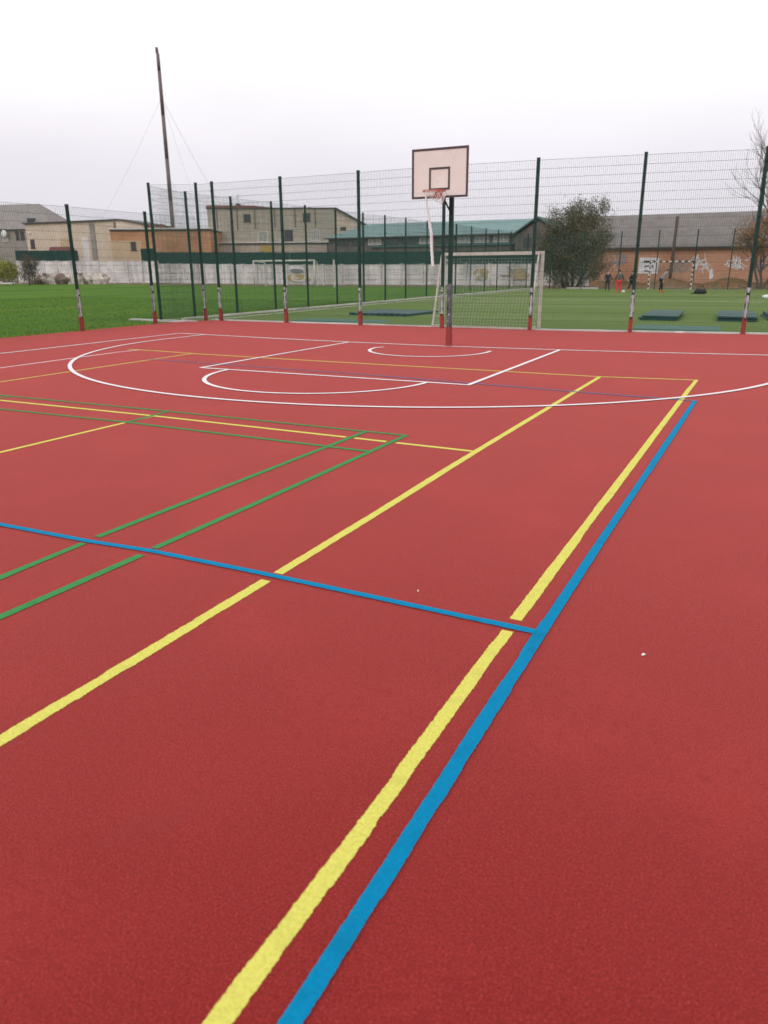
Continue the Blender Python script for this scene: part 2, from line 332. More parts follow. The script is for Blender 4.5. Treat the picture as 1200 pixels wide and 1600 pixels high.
ribbon('blue_line', [(5.612, -3), (5.618, .85), (5.614, 1.33), (5.603, 3.0), (5.603, 4.2), (5.625, 10.19)], .056, B, zb)
ribbon('blue_line', [(-5.5, 3.0), (0, 2.95), (1.86, 2.93), (2.654, 2.955), (3.161, 3.0), (3.942, 3.006), (4.76, 2.998), (5.58, 2.985)], .048, B, zb+.0008)
ribbon('blue_line', [(-4.4, 10.9), (.903, 10.62), (4.112, 10.29), (5.63, 10.17)], .035, B, zb+.0008)
ribbon('white_line', [(-8.062, 15.989), (-7.123, 15.9), (-4.8, 15.66), (-2.501, 15.53), (0, 15.51), (2.462, 15.72), (4.4, 15.98), (6.38, 16.317), (8.1, 16.66)], .082, W, zw)
ribbon('white_line', [(-8.06, 15.97), (-8.01, 10.38), (-7.9, -6)], .072, W, zw+.0008)
ribbon('white_line', [(8.06, 16.65), (7.95, 10.4), (7.9, -6)], .072, W, zw+.0008)
ribbon('white_line', [(-2.501, 15.5), (-2.54, 10.25)], .072, W, zw+.0008)
ribbon('white_line', [(2.484, 10.27), (2.462, 15.7)], .072, W, zw+.0008)
ribbon('white_line', [(-2.56, 10.252), (2.51, 10.275)], .072, W, zw)
ribbon('white_line', arc(-.05, 10.27, 1.87, 1.86, 180, 360), .072, W, zw+.0016)
ribbon('white_line', [(-7.12, 15.88), (-7.15, 14.6)]+arc(-.17, 14.4, 7.0, 6.7, 180, 360, 120)+[(6.84, 16.38)], .072, W, zw+.0024)
ribbon('white_line', [(-1.2, 14.78)]+arc(-.04, 14.62, 1.27, 1.27, 180, 360)+[(1.23, 14.9)], .072, W, zw+.0016)

# turf markings and edging
def flat_line(a, b, wd, z, m, nm):
    a = Vector((*a, 0)); b = Vector((*b, 0)); n = Vector((-(b-a).y, (b-a).x, 0)).normalized()*wd/2; q = MB()
    q.poly([(p.x, p.y, z) for p in (a-n, b-n, b+n, a+n)]); return q.build(nm, m, kind='structure')
flat_line((-11.25, 21.15), (-11.3, 63.2), .10, -.006, W, 'touch_line')
flat_line((-11.3, 63.25), (14.5, 63.25), .10, -.004, W, 'goal_line')
flat_line((-11.3, 41.6), (14.5, 41.6), .08, -.003, W, 'halfway_line')
kb = MB()
for a, b in (((-10.8, 20.88), (1, 20.9)), ((1, 20.9), (7, 21.8)), ((7, 21.8), (15, 23.2))):
    a = Vector((*a, 0)); b = Vector((*b, 0)); n = Vector((-(b-a).y, (b-a).x, 0)).normalized()*.045
    kb.slab([(p.x, p.y, .03) for p in (a-n, b-n, b+n, a+n)], .08)
kb.build('kerb', M['concrete'], kind='structure')
kb = MB()
for i in range(22):
    y = 20.8+i*1.95; kb.box(-12.25+random.uniform(-.02, .02), -12.13, y, y+1.9, -.05, .045)
kb.build('field_edging', M['concrete2'], kind='structure')
kb = MB(); kb.slab([(-13.9, 19.95, .03), (-10.95, 19.95, .03), (-10.95, 20.12, .03), (-13.9, 20.12, .03)], .07); kb.build('corner_kerb', M['concrete2'], kind='structure')

# grass blades near the fence
bl = MB(); rg = random.Random(3)
for i in range(50000):
    t = rg.random()**1.7; y = 7+t*30; x = -11.4-rg.random()**1.2*(26)
    if y > 19.3 and x > -12.95: x -= 1.6
    a = rg.uniform(0, 6.28); h = rg.uniform(.005, .03)*(1.9 if x > -11.75 else 1); q = .006+.0006*y/4
    dx, dy = math.cos(a)*q, math.sin(a)*q; lx, ly = rg.uniform(-.02, .02), rg.uniform(-.02, .02)
    bl.poly([(x-dx, y-dy, -.02), (x+dx, y+dy, -.02), (x+lx, y+ly, h)])
bl.build('grass', M['blade'], label='short green grass of the pitch beyond the left fence', cat='grass', kind='stuff')

# ------------------------------------------------------------------ welded mesh fences
def post_mesh(h, wd=.08, dp=.06):
    b = MB(); b.box(-wd/2, wd/2, -dp/2, dp/2, -.1, h); b.box(-wd/2-.004, wd/2+.004, -dp/2-.004, dp/2+.004, h, h+.03)
    z = .35
    while z < h-.05: b.box(-.025, .025, -dp/2-.03, -dp/2, z, z+.05); z += .615
    me = b.build('post', M['postgreen']); d = me.data; bpy.data.objects.remove(me); return d
def wrap_mesh(r0_, z0, z1, seed):
    rd = random.Random(seed); b = MB(); n = 12; N = 16
    for i in range(N+1):
        z = z0+(z1-z0)*i/N; k = .95+.07*math.sin(i*1.1+seed)+rd.uniform(-.05, .05)
        for j in range(n):
            t = 2*math.pi*j/n+i*.25; q = r0_*(k+rd.uniform(-.06, .08)); b.v.append((q*math.cos(t), q*.85*math.sin(t), z+rd.uniform(-.01, .01)))
        if i:
            for j in range(n): a = (i-1)*n; b.face([a+j, a+(j+1) % n, a+n+(j+1) % n, a+n+j])
    # torn loose tails of film
    for q in range(3):
        a = rd.uniform(0, 6.28); z = z1-.05-q*.2
        b.poly([(r0_*math.cos(a), r0_*math.sin(a), z), (r0_*1.4*math.cos(a+.3), r0_*1.4*math.sin(a+.3), z+.02), (r0_*1.45*math.cos(a+.2), r0_*1.45*math.sin(a+.2), z-.09), (r0_*math.cos(a), r0_*math.sin(a), z-.14)])
    return b
def red_mesh(hw, h):
    b = MB(); b.box(-hw-.012, hw+.012, -hw-.010, hw+.010, 0, .05); b.box(-hw-.010, hw+.010, -hw-.006, hw+.006, .06, h*.6); b.box(-hw-.006, hw+.006, -hw-.004, hw+.004, h*.6, h); return b
def panel(L_, h, name, parent, loc, rz, z0=.06, dx=.05, dz=.205, rv=.0021, rh=.0026):
    b = MB(); n = max(2, int(L_/dx))
    for i in range(n+1):
        x = L_*i/n; b.v += [(x-rv, 0, z0), (x+rv, 0, z0), (x+rv, 2*rv, z0), (x-rv, 2*rv, z0), (x-rv, 0, h), (x+rv, 0, h), (x+rv, 2*rv, h), (x-rv, 2*rv, h)]
        k = len(b.v)-8
        for q in ((0, 1, 5, 4), (1, 2, 6, 5), (2, 3, 7, 6), (3, 0, 4, 7)): b.face([k+j for j in q])
    m = int((h-z0)/dz)
    for i in range(m+1):
        z = h-(h-z0)*i/m
        for y in (-.006, .008): b.box(0, L_, y-.003, y+.003, z-rh/2-.001, z+rh/2+.001)
    return b.build(name, M['wire'], parent, loc, rz)
def fence(pts, h, label, dressed=False, wd=.08, skip_first=False, undress_first=False, skip_last=False, **kw):
    o = Vector((*pts[0], 0)); root = empty('mesh_fence', o, label=label, cat='fence')
    pm = post_mesh(h, wd)
    for i, p in enumerate(pts):
        a = Vector((*pts[max(i-1, 0)], 0)); b = Vector((*pts[min(i+1, len(pts)-1)], 0)); ang = math.atan2((b-a).y, (b-a).x)
        if not (i == 0 and skip_first) and not (i == len(pts)-1 and skip_last):
            po = share(pm, 'post', root, Vector((*p, 0))-o, ang)
            if dressed and not (undress_first and i == 0):
                wb = wrap_mesh(.050, .36, 1.12+random.uniform(-.04, .06), i*3+len(pts)); wb.build('plastic_wrap', M['wrap'], po, smooth=True)
                red_mesh(.042, .42+random.uniform(-.05, .05)).build('red_base', M['redbase'], po)
        if i < len(pts)-1:
            b = Vector((*pts[i+1], 0)); a = Vector((*p, 0)); panel((b-a).length-.0, h-.03, 'mesh_panel', root, a-o, math.atan2((b-a).y, (b-a).x), **kw)
    return root
front = [(-12.46, 20.0), (-11.12, 20.75), (-10.44, 20.73), (-7.76, 20.70), (-4.96, 20.60), (-2.19, 20.45), (.37, 20.64), (3.0, 20.99), (5.72, 21.44), (8.45, 22.0), (11.2, 22.5)]
rt = fence(front, 4.34, 'tall green welded mesh fence behind the basketball hoop with red painted post feet', dressed=True, undress_first=True)
fence([(-11.8, 4.8), (-11.75, 7.6), (-11.72, 10.35), (-11.68, 13.05), (-11.38, 15.61), (-11.55, 18.75), (-11.2, 20.68)], 3.36, 'lower green mesh fence along the left side of the red court', dressed=True, skip_first=True, skip_last=True)
side = [(-12.46, 20.0), (-13.02, 22.42), (-12.86, 24.8), (-12.8, 27.4), (-12.68, 29.8), (-12.7, 32.46), (-12.75, 35.3), (-12.55, 37.35), (-12.45, 39.7), (-12.65, 43.1), (-12.3, 46.9), (-12.45, 50), (-12.7, 53.6), (-12.55, 55.9), (-12.6, 59.1), (-12.6, 63.7)]
fence(side, 4.3, 'green mesh fence running away along the left edge of the artificial turf', skip_first=True)
fence([(-12.5, 63.75), (-10.6, 63.7), (-8.0, 63.7), (-5.1, 63.7), (-2.3, 63.7), (.45, 63.7), (2.95, 63.7), (5.7, 63.7), (8.4, 63.7), (11, 63.7), (14, 63.7)], 4.3, 'far green mesh fence behind the striped goal', skip_first=True)

# ------------------------------------------------------------------ basketball hoop
h = empty('basketball_hoop', (.01, 15.58, 0), label='basketball hoop with cream board on a green post standing on the white baseline', cat='basketball hoop')
b = MB(); b.box(-.042, .042, -.042, .042, 0, 3.30); b.box(-.046, .046, -.046, .046, 3.30, 3.32); po = b.build('post', M['postgreen'], h, bevel=.006)
red_mesh(.047, .42).build('red_base', M['redbase'], po)
wrap_mesh(.064, .42, 1.34, 5).build('torn_plastic_wrap', M['wrapdark'], po, smooth=True)
b = MB()
for z in (3.12, 3.26):
    for x in (-.04, .04): b.box(x-.02, x+.02, -.64, -.05, z-.02, z+.02)
for x in (-.45, .45): b.box(x-.02, x+.02, -.645, -.605, 3.02, 3.9)
for z in (3.1, 3.5, 3.85): b.box(-.45, .45, -.64, -.608, z-.018, z+.018)
b.tube((-.0, -.02, 2.75), (0, -.6, 3.12), .018, n=6)
b.build('bracket_arm', M['postgreen'], h)
b = MB(); b.box(-.605, .61, -.675, -.648, 3.005, 3.93); bd = b.build('backboard', M['board'], h)
def frame(x0, x1, z0, z1, t, y, nm, tb=None):
    q = MB(); e = .006
    q.box(x0, x1, y-e, y+e, z1-t, z1); q.box(x0, x1, y-e, y+e, z0, z0+t); q.box(x0, x0+t, y-e, y+e, z0+t, z1-t); q.box(x1-t, x1, y-e, y+e, z0+t, z1-t); return q.build(nm, M['boardline'], bd)
frame(-.608, .613, 3.002, 3.933, .042, -.678, 'board_border')
frame(-.225, .225, 3.155, 3.575, .036, -.679, 'target_square')
rc = Vector((0, -.93, 3.12)); b = MB()
b.path([rc+Vector((.225*math.cos(t), .225*math.sin(t), 0)) for t in [2*math.pi*i/28 for i in range(28)]], .010, 6, closed=True)
b.tube(rc+Vector((-.06, .21, -.0)), (-.07, -.685, 3.05), .01); b.tube(rc+Vector((.06, .21, 0)), (.07, -.685, 3.05), .01)
b.box(-.08, .08, -.70, -.684, 2.99, 3.15)
for i in range(12):
    t = 2*math.pi*i/12; p = rc+Vector((.225*math.cos(t), .225*math.sin(t), -.012)); b.tube(p, p+Vector((0, 0, -.02)), .004, n=4)
rim = b.build('rim', M['rim'], h)
# what is left of the net: bunched to the board side, and a long twisted strip hanging down
b = MB(); rn = random.Random(11)
for i in range(12):
    t = 2*math.pi*i/12
    for s_ in (-1, 1):
        t2 = t+s_*2*math.pi/24; p0 = rc+Vector((.22*math.cos(t), .22*math.sin(t), -.02)); lowd = .06+.07*max(0, math.sin(t+.6))
        p1 = rc+Vector((.19*math.cos(t2)+.01, .19*math.sin(t2)+.02, -.02-lowd)); p2 = rc+Vector((.12*math.cos(t)+.03, .12*math.sin(t)+.05, -.03-lowd*1.7))
        b.path([p0, p1, p2], .0055, 4)
for i in range(16):
    a = rc+Vector((rn.uniform(-.1, .14), rn.uniform(-.02, .2), rn.uniform(-.17, -.05))); c = a+Vector((rn.uniform(-.06, .06), rn.uniform(-.05, .05), rn.uniform(-.05, .03))); b.path([a, (a+c)/2+Vector((0, 0, .02)), c], .006, 4)
b.build('torn_net', M['net'], rim, smooth=True)
b = MB()
pa = [rc+Vector(q) for q in ((-.13, -.12, -.04), (-.12, -.13, -.18), (-.075, -.12, -.42), (-.045, -.11, -.62), (-.0, -.12, -.80), (.0, -.11, -.95), (.01, -.12, -1.12), (.035, -.12, -1.34), (.05, -.13, -1.46))]
fine = []
for i in range(len(pa)-1):
    for k in range(6): fine.append(pa[i].lerp(pa[i+1], k/6))
for st in range(3):
    pts = [p+Vector((math.cos(i*.8+st*2.1), math.sin(i*.8+st*2.1), 0))*(.011+.006*min(1, i/20)) for i, p in enumerate(fine)]
    b.path(pts, .012, 5, rads=[.009+.007*min(1, i/22)+rn.uniform(-.0015, .0015) for i in range(len(fine))])
b.build('hanging_net_strip', M['net'], rim, smooth=True)

# ------------------------------------------------------------------ goals
def net_grid(b, o, ux, uy, nx, ny, sag=0, r_=.0021, n=3):
    o, ux, uy = Vector(o), Vector(ux), Vector(uy); nn = ux.cross(uy).normalized()
    def P(i, j): return o+ux*(i/nx)+uy*(j/ny)+nn*sag*math.sin(math.pi*i/nx)*math.sin(math.pi*j/ny)
    for i in range(nx+1): b.path([P(i, j) for j in range(0, ny+1, max(1, ny//6))], r_, n)
    for j in range(ny+1): b.path([P(i, j) for i in range(0, nx+1, max(1, nx//6))], r_, n)
def bar(b, a, c, t, m=0):
    a, c = Vector(a), Vector(c); d = (c-a).normalized(); x = d.orthogonal().normalized() if abs(d.z) < .9 else Vector((1, 0, 0)); x = (Vector((0, 0, 1)).cross(d)).normalized() if abs(d.z) < .9 else Vector((1, 0, 0)); y = d.cross(x)
    k = len(b.v)
    for p in (a, c):
        for s1, s2 in ((-1, -1), (1, -1), (1, 1), (-1, 1)): b.v.append(tuple(p+x*s1*t/2+y*s2*t/2))
    for q in ((3, 2, 1, 0), (4, 5, 6, 7), (0, 1, 5, 4), (1, 2, 6, 5), (2, 3, 7, 6), (3, 0, 4, 7)): b.face([k+i for i in q], m)
g = empty('football_goal', (-2.58, 21.45, 0), rz=R(.5), label='white football goal with net right behind the mesh fence and the hoop', cat='goal')
GW = 2.97
for x in (0, GW):
    b = MB(); bar(b, (x, 0, 0), (x, 0, 2.0), .08); b.build('goal_post', M['whiteframe'], g)
b = MB(); bar(b, (-.04, 0, 2.045), (GW+.04, 0, 2.045), .088); b.build('crossbar', M['whiteframe'], g)
for x in (-.02, GW-.08):
    b = MB(); bar(b, (x, -.09, 2.03), (x-.02, -.70, .03), .045); bar(b, (x, -.04, 2.03), (x, -.12, 2.03), .04); bar(b, (x-.01, -.7, .03), (x, -.04, .03), .04); b.build('back_stay', M['whiteframe'], g)
b = MB(); bar(b, (-.02, -.70, .035), (GW-.08, -.70, .035), .045); b.build('ground_bar', M['whiteframe'], g)
b = MB(); net_grid(b, (0, -.72, .05), (GW-.08, 0, 0), (0, .62, 1.95), 30, 22, -.05)
net_grid(b, (0, -.03, .05), (0, -.66, 0), (0, .56, 1.93), 8, 22, 0); net_grid(b, (GW-.08, -.03, .05), (0, -.66, 0), (0, .56, 1.93), 8, 22, 0)
for i in range(14):
    p = Vector((random.uniform(-.05, .12), random.uniform(-.3, -.05), random.uniform(1.72, 2.0))); b.path([p, p+Vector((.05, .02, -.08)), p+Vector((.12, 0, -.1))], .006, 3)
b.build('goal_net', M['goalnet'], g, kind='stuff')

g = empty('football_goal', (-41.1, 64.5, 0), rz=-.091, label='full size white football goal on the grass in front of the concrete wall', cat='goal')
for x in (0, 7.65):
    b = MB(); b.tube((x, 0, 0), (x, 0, 2.4), .075, n=8); b.build('goal_post', M['whiteframe'], g, smooth=True)
b = MB(); b.tube((-.06, 0, 2.45), (7.71, 0, 2.45), .075, n=8); b.build('crossbar', M['whiteframe'], g, smooth=True)
for x in (.72, 7.3):
    b = MB(); b.tube((x, .9, 0), (x, .9, 2.3), .05, n=6); b.tube((x-.6 if x < 1 else x+.35, 0, 2.42), (x, .9, 2.3), .035, n=6); b.build('back_stay', M['whiteframe'], g)
b = MB(); b.tube((0, 0, 0), (0, 0, 2.5), .08, n=8); b.build('white_post', M['whiteframe'], None, (-31.25, 63.7, 0), label='lone white post to the right of the full size goal', cat='post')

g = empty('striped_goal', (-2.62, 62.7, 0), label='black and white striped small goal at the far end of the turf', cat='goal')
def striped(nm, a, c, t, n):
    a, c = Vector(a), Vector(c); b = MB()
    for i in range(n): bar(b, a.lerp(c, i/n), a.lerp(c, (i+1)/n), t, i % 2)
    b.build(nm, [M['whiteframe'], M['black']], g)
striped('goal_post', (0, 0, 0), (0, 0, 2.0), .09, 12); striped('goal_post', (3.08, 0, 0), (3.08, 0, 2.0), .09, 12); striped('crossbar', (-.04, 0, 2.04), (3.12, 0, 2.04), .085, 14)
b = MB(); net_grid(b, (0, .8, 0), (3.08, 0, 0), (0, -.6, 2.0), 20, 14, .04, .003); b.build('goal_net', M['goalnet'], g, kind='stuff')
for x in (0, 3.08): b = MB(); bar(b, (x, .02, 2.0), (x, .85, .03), .04); b.build('back_stay', M['whiteframe'], g)

# ------------------------------------------------------------------ mats and things on the turf
def mat_tile(cx, cy, wx, wy, rz, layers_, label, mt='mat', teeth=True, grp=None, th=.05):
    root = empty('gym_mat', (cx, cy, -.01), rz, label=label, cat='mat', group=grp); rd = random.Random(int(cx*10+cy))
    for l in range(layers_):
        dx, dy = rd.uniform(-.06, .06)*(l > 0), rd.uniform(-.06, .06)*(l > 0); b = MB(); n = 9 if teeth else 1; pts = []
        x0, x1, y0, y1 = -wx/2+dx, wx/2+dx, -wy/2+dy, wy/2+dy
        for i in range(n):
            a, c = x0+(x1-x0)*i/n, x0+(x1-x0)*(i+1)/n
            pts += [(a, y0, 0), (a+(c-a)*.5, y0, 0), (a+(c-a)*.6, y0+.07, 0), (a+(c-a)*.9, y0+.07, 0)] if teeth else [(a, y0, 0), (c, y0, 0)]
        if teeth: pts.append((x1, y0, 0))
        pts += [(x1, y1, 0), (x0, y1, 0)]; z = .0+(l+1)*th+.003*l
        b.slab([(p[0], p[1], z+.012*math.sin(p[0]*3+l)) for p in pts], th-.004); b.build('mat_layer', M[mt], root)
mat_tile(-6.72, 26.55, 2.5, 2.6, R(-3), 1, 'teal foam mat with a jagged front edge to the left of the goal', th=.09)
mat_tile(2.92, 28.0, 1.12, 3.7, R(3), 3, 'stack of dark teal mats between the two right fence posts', teeth=False)
mat_tile(5.25, 28.3, 1.15, 3.6, R(3), 3, 'stack of dark teal mats behind the rightmost fence post', teeth=False)
mat_tile(6.65, 28.6, 1.1, 3.2, R(6), 3, 'stack of dark teal mats cut by the right edge of the picture', teeth=False)
mat_tile(-6.6, 22.4, 3.2, 1.3, R(12), 1, 'flat green sheet lying on the turf left of the goal', 'mat2', False, th=.012)
mat_tile(3.95, 23.1, 2.3, 1.7, R(4), 1, 'flat green sheet lying on the turf in front of the mat stacks', 'mat2', False, th=.012)
def heap(name, loc, r_, sc, m, label, cat, seed):
    random.seed(seed); b = MB(); b.ball((0, 0, r_*sc[2]*.5), r_, sc=sc, nu=14, nv=8, jit=.13)
    b.v = [(x, y, max(0, z)) for x, y, z in b.v]; return b.build(name, m, None, loc, smooth=True, label=label, cat=cat)
bg_ = heap('sports_bag', (1.95, 53.3, -.01), .26, (1.5, .9, .85), M['blackcloth'], 'black sports bag left on the turf to the right of the striped goal', 'bag', 4)
b = MB(); b.path([(-.25, 0, .3), (-.1, 0, .46), (.15, 0, .44), (.28, 0, .25)], .02, 5); b.path([(-.55, -.1, .02), (-.4, -.1, .05), (-.2, -.1, .1)], .03, 5); b.build('strap', M['blackcloth'], bg_)
heap('white_jacket', (5.95, 46.7, -.01), .22, (1.5, .9, .6), M['whiteplastic'], 'white crumpled jacket on the turf at the right edge of the picture', 'jacket', 9)
heap('sun_hat', (6.5, 27.6, .15), .1, (1.2, 1, .7), M['whiteplastic'], 'small white sun hat lying on the rightmost mat stack', 'hat', 12)
heap('ball', (-3.1, 54.9, -.01), .11, (1, 1, 1), M['whiteplastic'], 'white ball beside the feet of the person in red trousers', 'ball', 2)
random.seed(21)
for i, (x, y, c, l_) in enumerate(((6.064, 2.975, 'whiteplastic', 'tiny white petal lying alone on the red rubber right of the blue line'), (4.887, 3.162, 'tan', 'tiny tan crumb on the red rubber near the blue cross line'), (4.02, 10.2, 'net', 'tiny pink scrap on the yellow line inside the three point arc'))):
    b = MB(); b.slab([(0, -.004, .006), (.012, -.005, .009), (.02, .002, .007), (.012, .007, .01), (.002, .004, .007)], .003); b.build('litter_scrap', M[c], None, (x, y, .009 if i == 2 else .001), i*1.3+.5, label=l_, cat='litter')

# ------------------------------------------------------------------ people
def skin_mesh(name, verts, edges, radii, m, parent, root=0, sub=1):
    me = bpy.data.meshes.new(name); me.from_pydata(verts, edges, []); me.materials.append(m)
    o = bpy.data.objects.new(name, me); C.objects.link(o); o.parent = parent
    o.modifiers.new('skin', 'SKIN')
    sv = me.skin_vertices[0].data
    for i, q in enumerate(radii): sv[i].radius = (q, q) if not isinstance(q, tuple) else q; sv[i].use_root = (i == root)
    if sub: s_ = o.modifiers.new('sub', 'SUBSURF'); s_.levels = sub; s_.render_levels = sub
    o.modifiers['skin'].use_smooth_shade = True
    return o
def person(loc, rz, H, label, top, legs, shoe, lean=0, armL=(.1, .25), armR=(.1, .25), stepL=0, stepR=0, hair='hair', twist=0):
    """H height; arms = (forward, outward) swing; steps = forward offset of each foot"""
    root = empty('person', loc, rz, label=label, cat='person', group='people playing on the turf'); k = H/1.75
    hip = Vector((0, 0, .93)); ln = Matrix.Rotation(-lean, 3, 'X')
    def U(x, y, z): return (hip+ln @ (Vector((x, y, z))-hip))*k          # upper body leans about the hips (faces +y)
    V_, E_, Q_ = [], [], []
    def add(p, q, link=None):
        V_.append(tuple(p)); Q_.append(q*k if not isinstance(q, tuple) else (q[0]*k, q[1]*k)); 
        if link is not None: E_.append((link, len(V_)-1))
        return len(V_)-1
    pel = add(hip*k, .12); wa = add(U(0, 0, 1.1), (.12, .10), pel); ch = add(U(0, .01, 1.32), (.14, .11), wa); nk = add(U(0, 0, 1.48), .055, ch)
    hb = add(U(0, .01, 1.58), .085, nk); ht = add(U(0, .01, 1.68), .085, hb); add(U(0, -.0, 1.735), .055, ht)
    jk_v, jk_e, jk_q = [tuple(hip*k+Vector((0, 0, -.06*k))), tuple(U(0, 0, 1.1)), tuple(U(0, .01, 1.32)), tuple(U(0, 0, 1.45))], [(0, 1), (1, 2), (2, 3)], [.16*k, .155*k, .165*k, .075*k]
    tr_v, tr_e, tr_q = [tuple(hip*k+Vector((0, 0, .03*k)))], [], [.15*k]
    for s, (fw, ow), stp in ((-1, armL, stepL), (1, armR, stepR)):
        sh = U(s*.19, 0, 1.40); el = U(s*(.19+.28*math.sin(ow)), .28*math.sin(fw), 1.40-.28*math.cos(max(abs(fw), abs(ow)))); fw2 = fw+.35
        wr_ = el+ (ln @ Vector((s*.25*math.sin(ow*.8), .25*math.sin(fw2), -.25*math.cos(max(abs(fw2), abs(ow))))))*k
        a = add(sh, .05, ch); e_ = add(el, .04, a); w_ = add(wr_, .027, e_); d = (wr_-el).normalized()
        pm_ = add(wr_+d*.06*k, .03, w_)
        sx = Vector((0, 1, 0)); sx = (sx-d*sx.dot(d)).normalized()
        for fi, ll in enumerate((.065, .075, .07, .055)):
            o_ = (fi-1.5)*.02*k; f1 = add(wr_+d*.10*k+sx*o_, .0095, pm_); add(wr_+d*(.10+ll)*k+sx*o_+Vector((-s*.012*k, 0, 0)), .008, f1)
        t1 = add(wr_+d*.05*k+sx*.045*k, .011, w_); add(wr_+d*.09*k+sx*.065*k, .009, t1)
        n = len(jk_v); jk_v += [tuple(sh), tuple(el), tuple(wr_-d*.02*k)]; jk_e += [(2, n), (n, n+1), (n+1, n+2)]; jk_q += [.085*k, .065*k, .05*k]
        hp = Vector((s*.10, 0, .88))*k; kn = Vector((s*.11, stp*.55+.03, .50))*k; an = Vector((s*.12, stp, .09))*k
        q1 = add(hp, .085, pel); q2 = add(kn, .055, q1); q3 = add(an, .038, q2); add(an+Vector((0, .12*k, -.05*k)), .03, q3)
        n = len(tr_v); tr_v += [tuple(hp), tuple(kn), tuple(an+Vector((0, 0, .02*k)))]; tr_e += [(0, n), (n, n+1), (n+1, n+2)]; tr_q += [.105*k, .08*k, .062*k]
        b = MB(); b.ball(an+Vector((0, .05*k, -.035*k)), .055*k, sc=(.85, 2.3, 1.0), nu=10, nv=6); b.build('shoe', M[shoe], root, smooth=True)
    skin_mesh('body', V_, E_, Q_, M['skin'], root, 0)
    skin_mesh('jacket', jk_v, jk_e, jk_q, M[top], root, 0); skin_mesh('trousers', tr_v, tr_e, tr_q, M[legs], root, 0)
    b = MB(); c = U(0, -.015, 1.665); b.ball(c, .102*k, sc=(.95, 1.08, .95), nu=12, nv=8); b.v = [v for v in b.v]
    b.v = [(x, min(y, c.y+.055*k+max(0, z-c.z-.02*k)*.8), max(z, c.z-.06*k)) for x, y, z in b.v]; b.build('hair', M[hair], root, smooth=True)
    for s in (-1, 1):
        b = MB(); b.ball(U(s*.03, .092, 1.635), .009*k, nu=6, nv=4); b.build('eye', M['black'], root)
    return root
person((-4.71, 57.5, -.01), R(200), 1.42, 'person in navy jacket and trousers, leftmost of the four on the turf', 'navy', 'navy', 'blackcloth', armL=(.4, .3), armR=(.5, .3), stepL=.08, stepR=-.05)
person((-3.4, 54.7, -.01), R(10), 1.5, 'person in grey top and bright red trousers, seen from behind', 'greycloth', 'redcloth', 'redcloth', armL=(.6, .25), armR=(.5, .3), stepL=-.03, stepR=.06)
person((-3.25, 58.6, -.01), R(-80), 1.42, 'person dressed in black mid stride with an arm stretched out', 'blackcloth', 'blackcloth', 'orangeshoe', lean=.15, armL=(1.2, .3), armR=(-.6, .4), stepL=.3, stepR=-.22)
person((-.95, 56.9, -.01), R(-75), 1.62, 'person in pale grey top and black trousers bending forward by the striped goal', 'palegrey', 'blackcloth', 'orangeshoe', lean=.58, armL=(-.1, .15), armR=(.1, .15), stepL=.12, stepR=-.1)

# ------------------------------------------------------------------ concrete wall and the green sheet fence on it
def precast_wall(P0, P1, hgt, hgt1, label, m, L_=2.5, boards=4, posts_proud=.06):
    P0, P1 = Vector((*P0, 0)), Vector((*P1, 0)); d = P1-P0; root = empty('concrete_wall', P0, math.atan2(d.y, d.x), label=label, cat='wall')
    n = round(d.length/L_); L_ = d.length/n; rd = random.Random(n)
    for i in range(n+1):
        hh = hgt+(hgt1-hgt)*i/n; b = MB(); b.box(-.1, .1, -.1-posts_proud, .12, -.1, hh+.06); b.box(-.13, .13, -.13-posts_proud, .13, hh+.06, hh+.12); b.build('pillar', M['concrete'] if rd.random() < .5 else m, root, (i*L_, 0, 0))
        if i < n:
            b = MB(); bh = hh/boards
            for j in range(boards):
                o_ = rd.uniform(-.02, .02); b.box(.1, L_-.1, -.05+o_, .05+o_, j*bh+.02, (j+1)*bh-.02); b.box(.1, L_-.1, -.02, .03, (j+1)*bh-.02, (j+1)*bh+.02)
                b.box(.25, L_-.25, -.075+o_, -.05+o_, j*bh+.1*bh+.03, (j+1)*bh-.1*bh-.03, top=1)
            b.box(.1, L_-.1, -.09, .09, hh-.0, hh+.05); b.build('panel', M['concrete'] if rd.random() < .55 else m, root, (i*L_, 0, 0))
    return root
wr_ = precast_wall((-43.5, 74.1), (-9.6, 73.3), 2.08, 1.95, 'long whitewashed concrete wall behind the far goal', M['concrete2'])
precast_wall((-67.7, 79.6), (-43.6, 74.15), 2.42, 2.1, 'grey concrete wall with pillars behind the grass, left of the goal', M['concrete2'])
precast_wall((-93, 78), (-67.9, 79.65), 3.0, 2.75, 'taller white concrete wall behind the grass on the left', M['concrete'], boards=5)
def sheet_fence(P0, P1, z0, z1, z0b, z1b, label, step=2.0):
    P0, P1 = Vector((*P0, 0)), Vector((*P1, 0)); d = P1-P0; root = empty('sheet_fence', P0, math.atan2(d.y, d.x), label=label, cat='fence'); n = round(d.length/step); st = d.length/n
    for i in range(n):
        t = i/n; a, c = z0+(z0b-z0)*t, z1+(z1b-z1)*t; b = MB(); m = 20
        for j in range(m+1):
            x = st*j/m; y = .02*(1 if (j//1) % 2 else -1); b.v += [(x, y, a), (x, y, c), (x, y+.012, c), (x, y+.012, a)]
            if j: k = len(b.v)-8; b.face([k, k+4, k+5, k+1]); b.face([k+1, k+5, k+6, k+2]); b.face([k+2, k+6, k+7, k+3]); b.face([k+3, k+7, k+4, k])
        b.build('sheet', M['sheet'], root, (i*st, 0, 0))
    b = MB()
    for i in range(n+1): b.box(i*st-.03, i*st+.03, .05, .11, 0, z1+(z1b-z1)*i/n-.05)
    b.build('support', M['postgreen'], root)
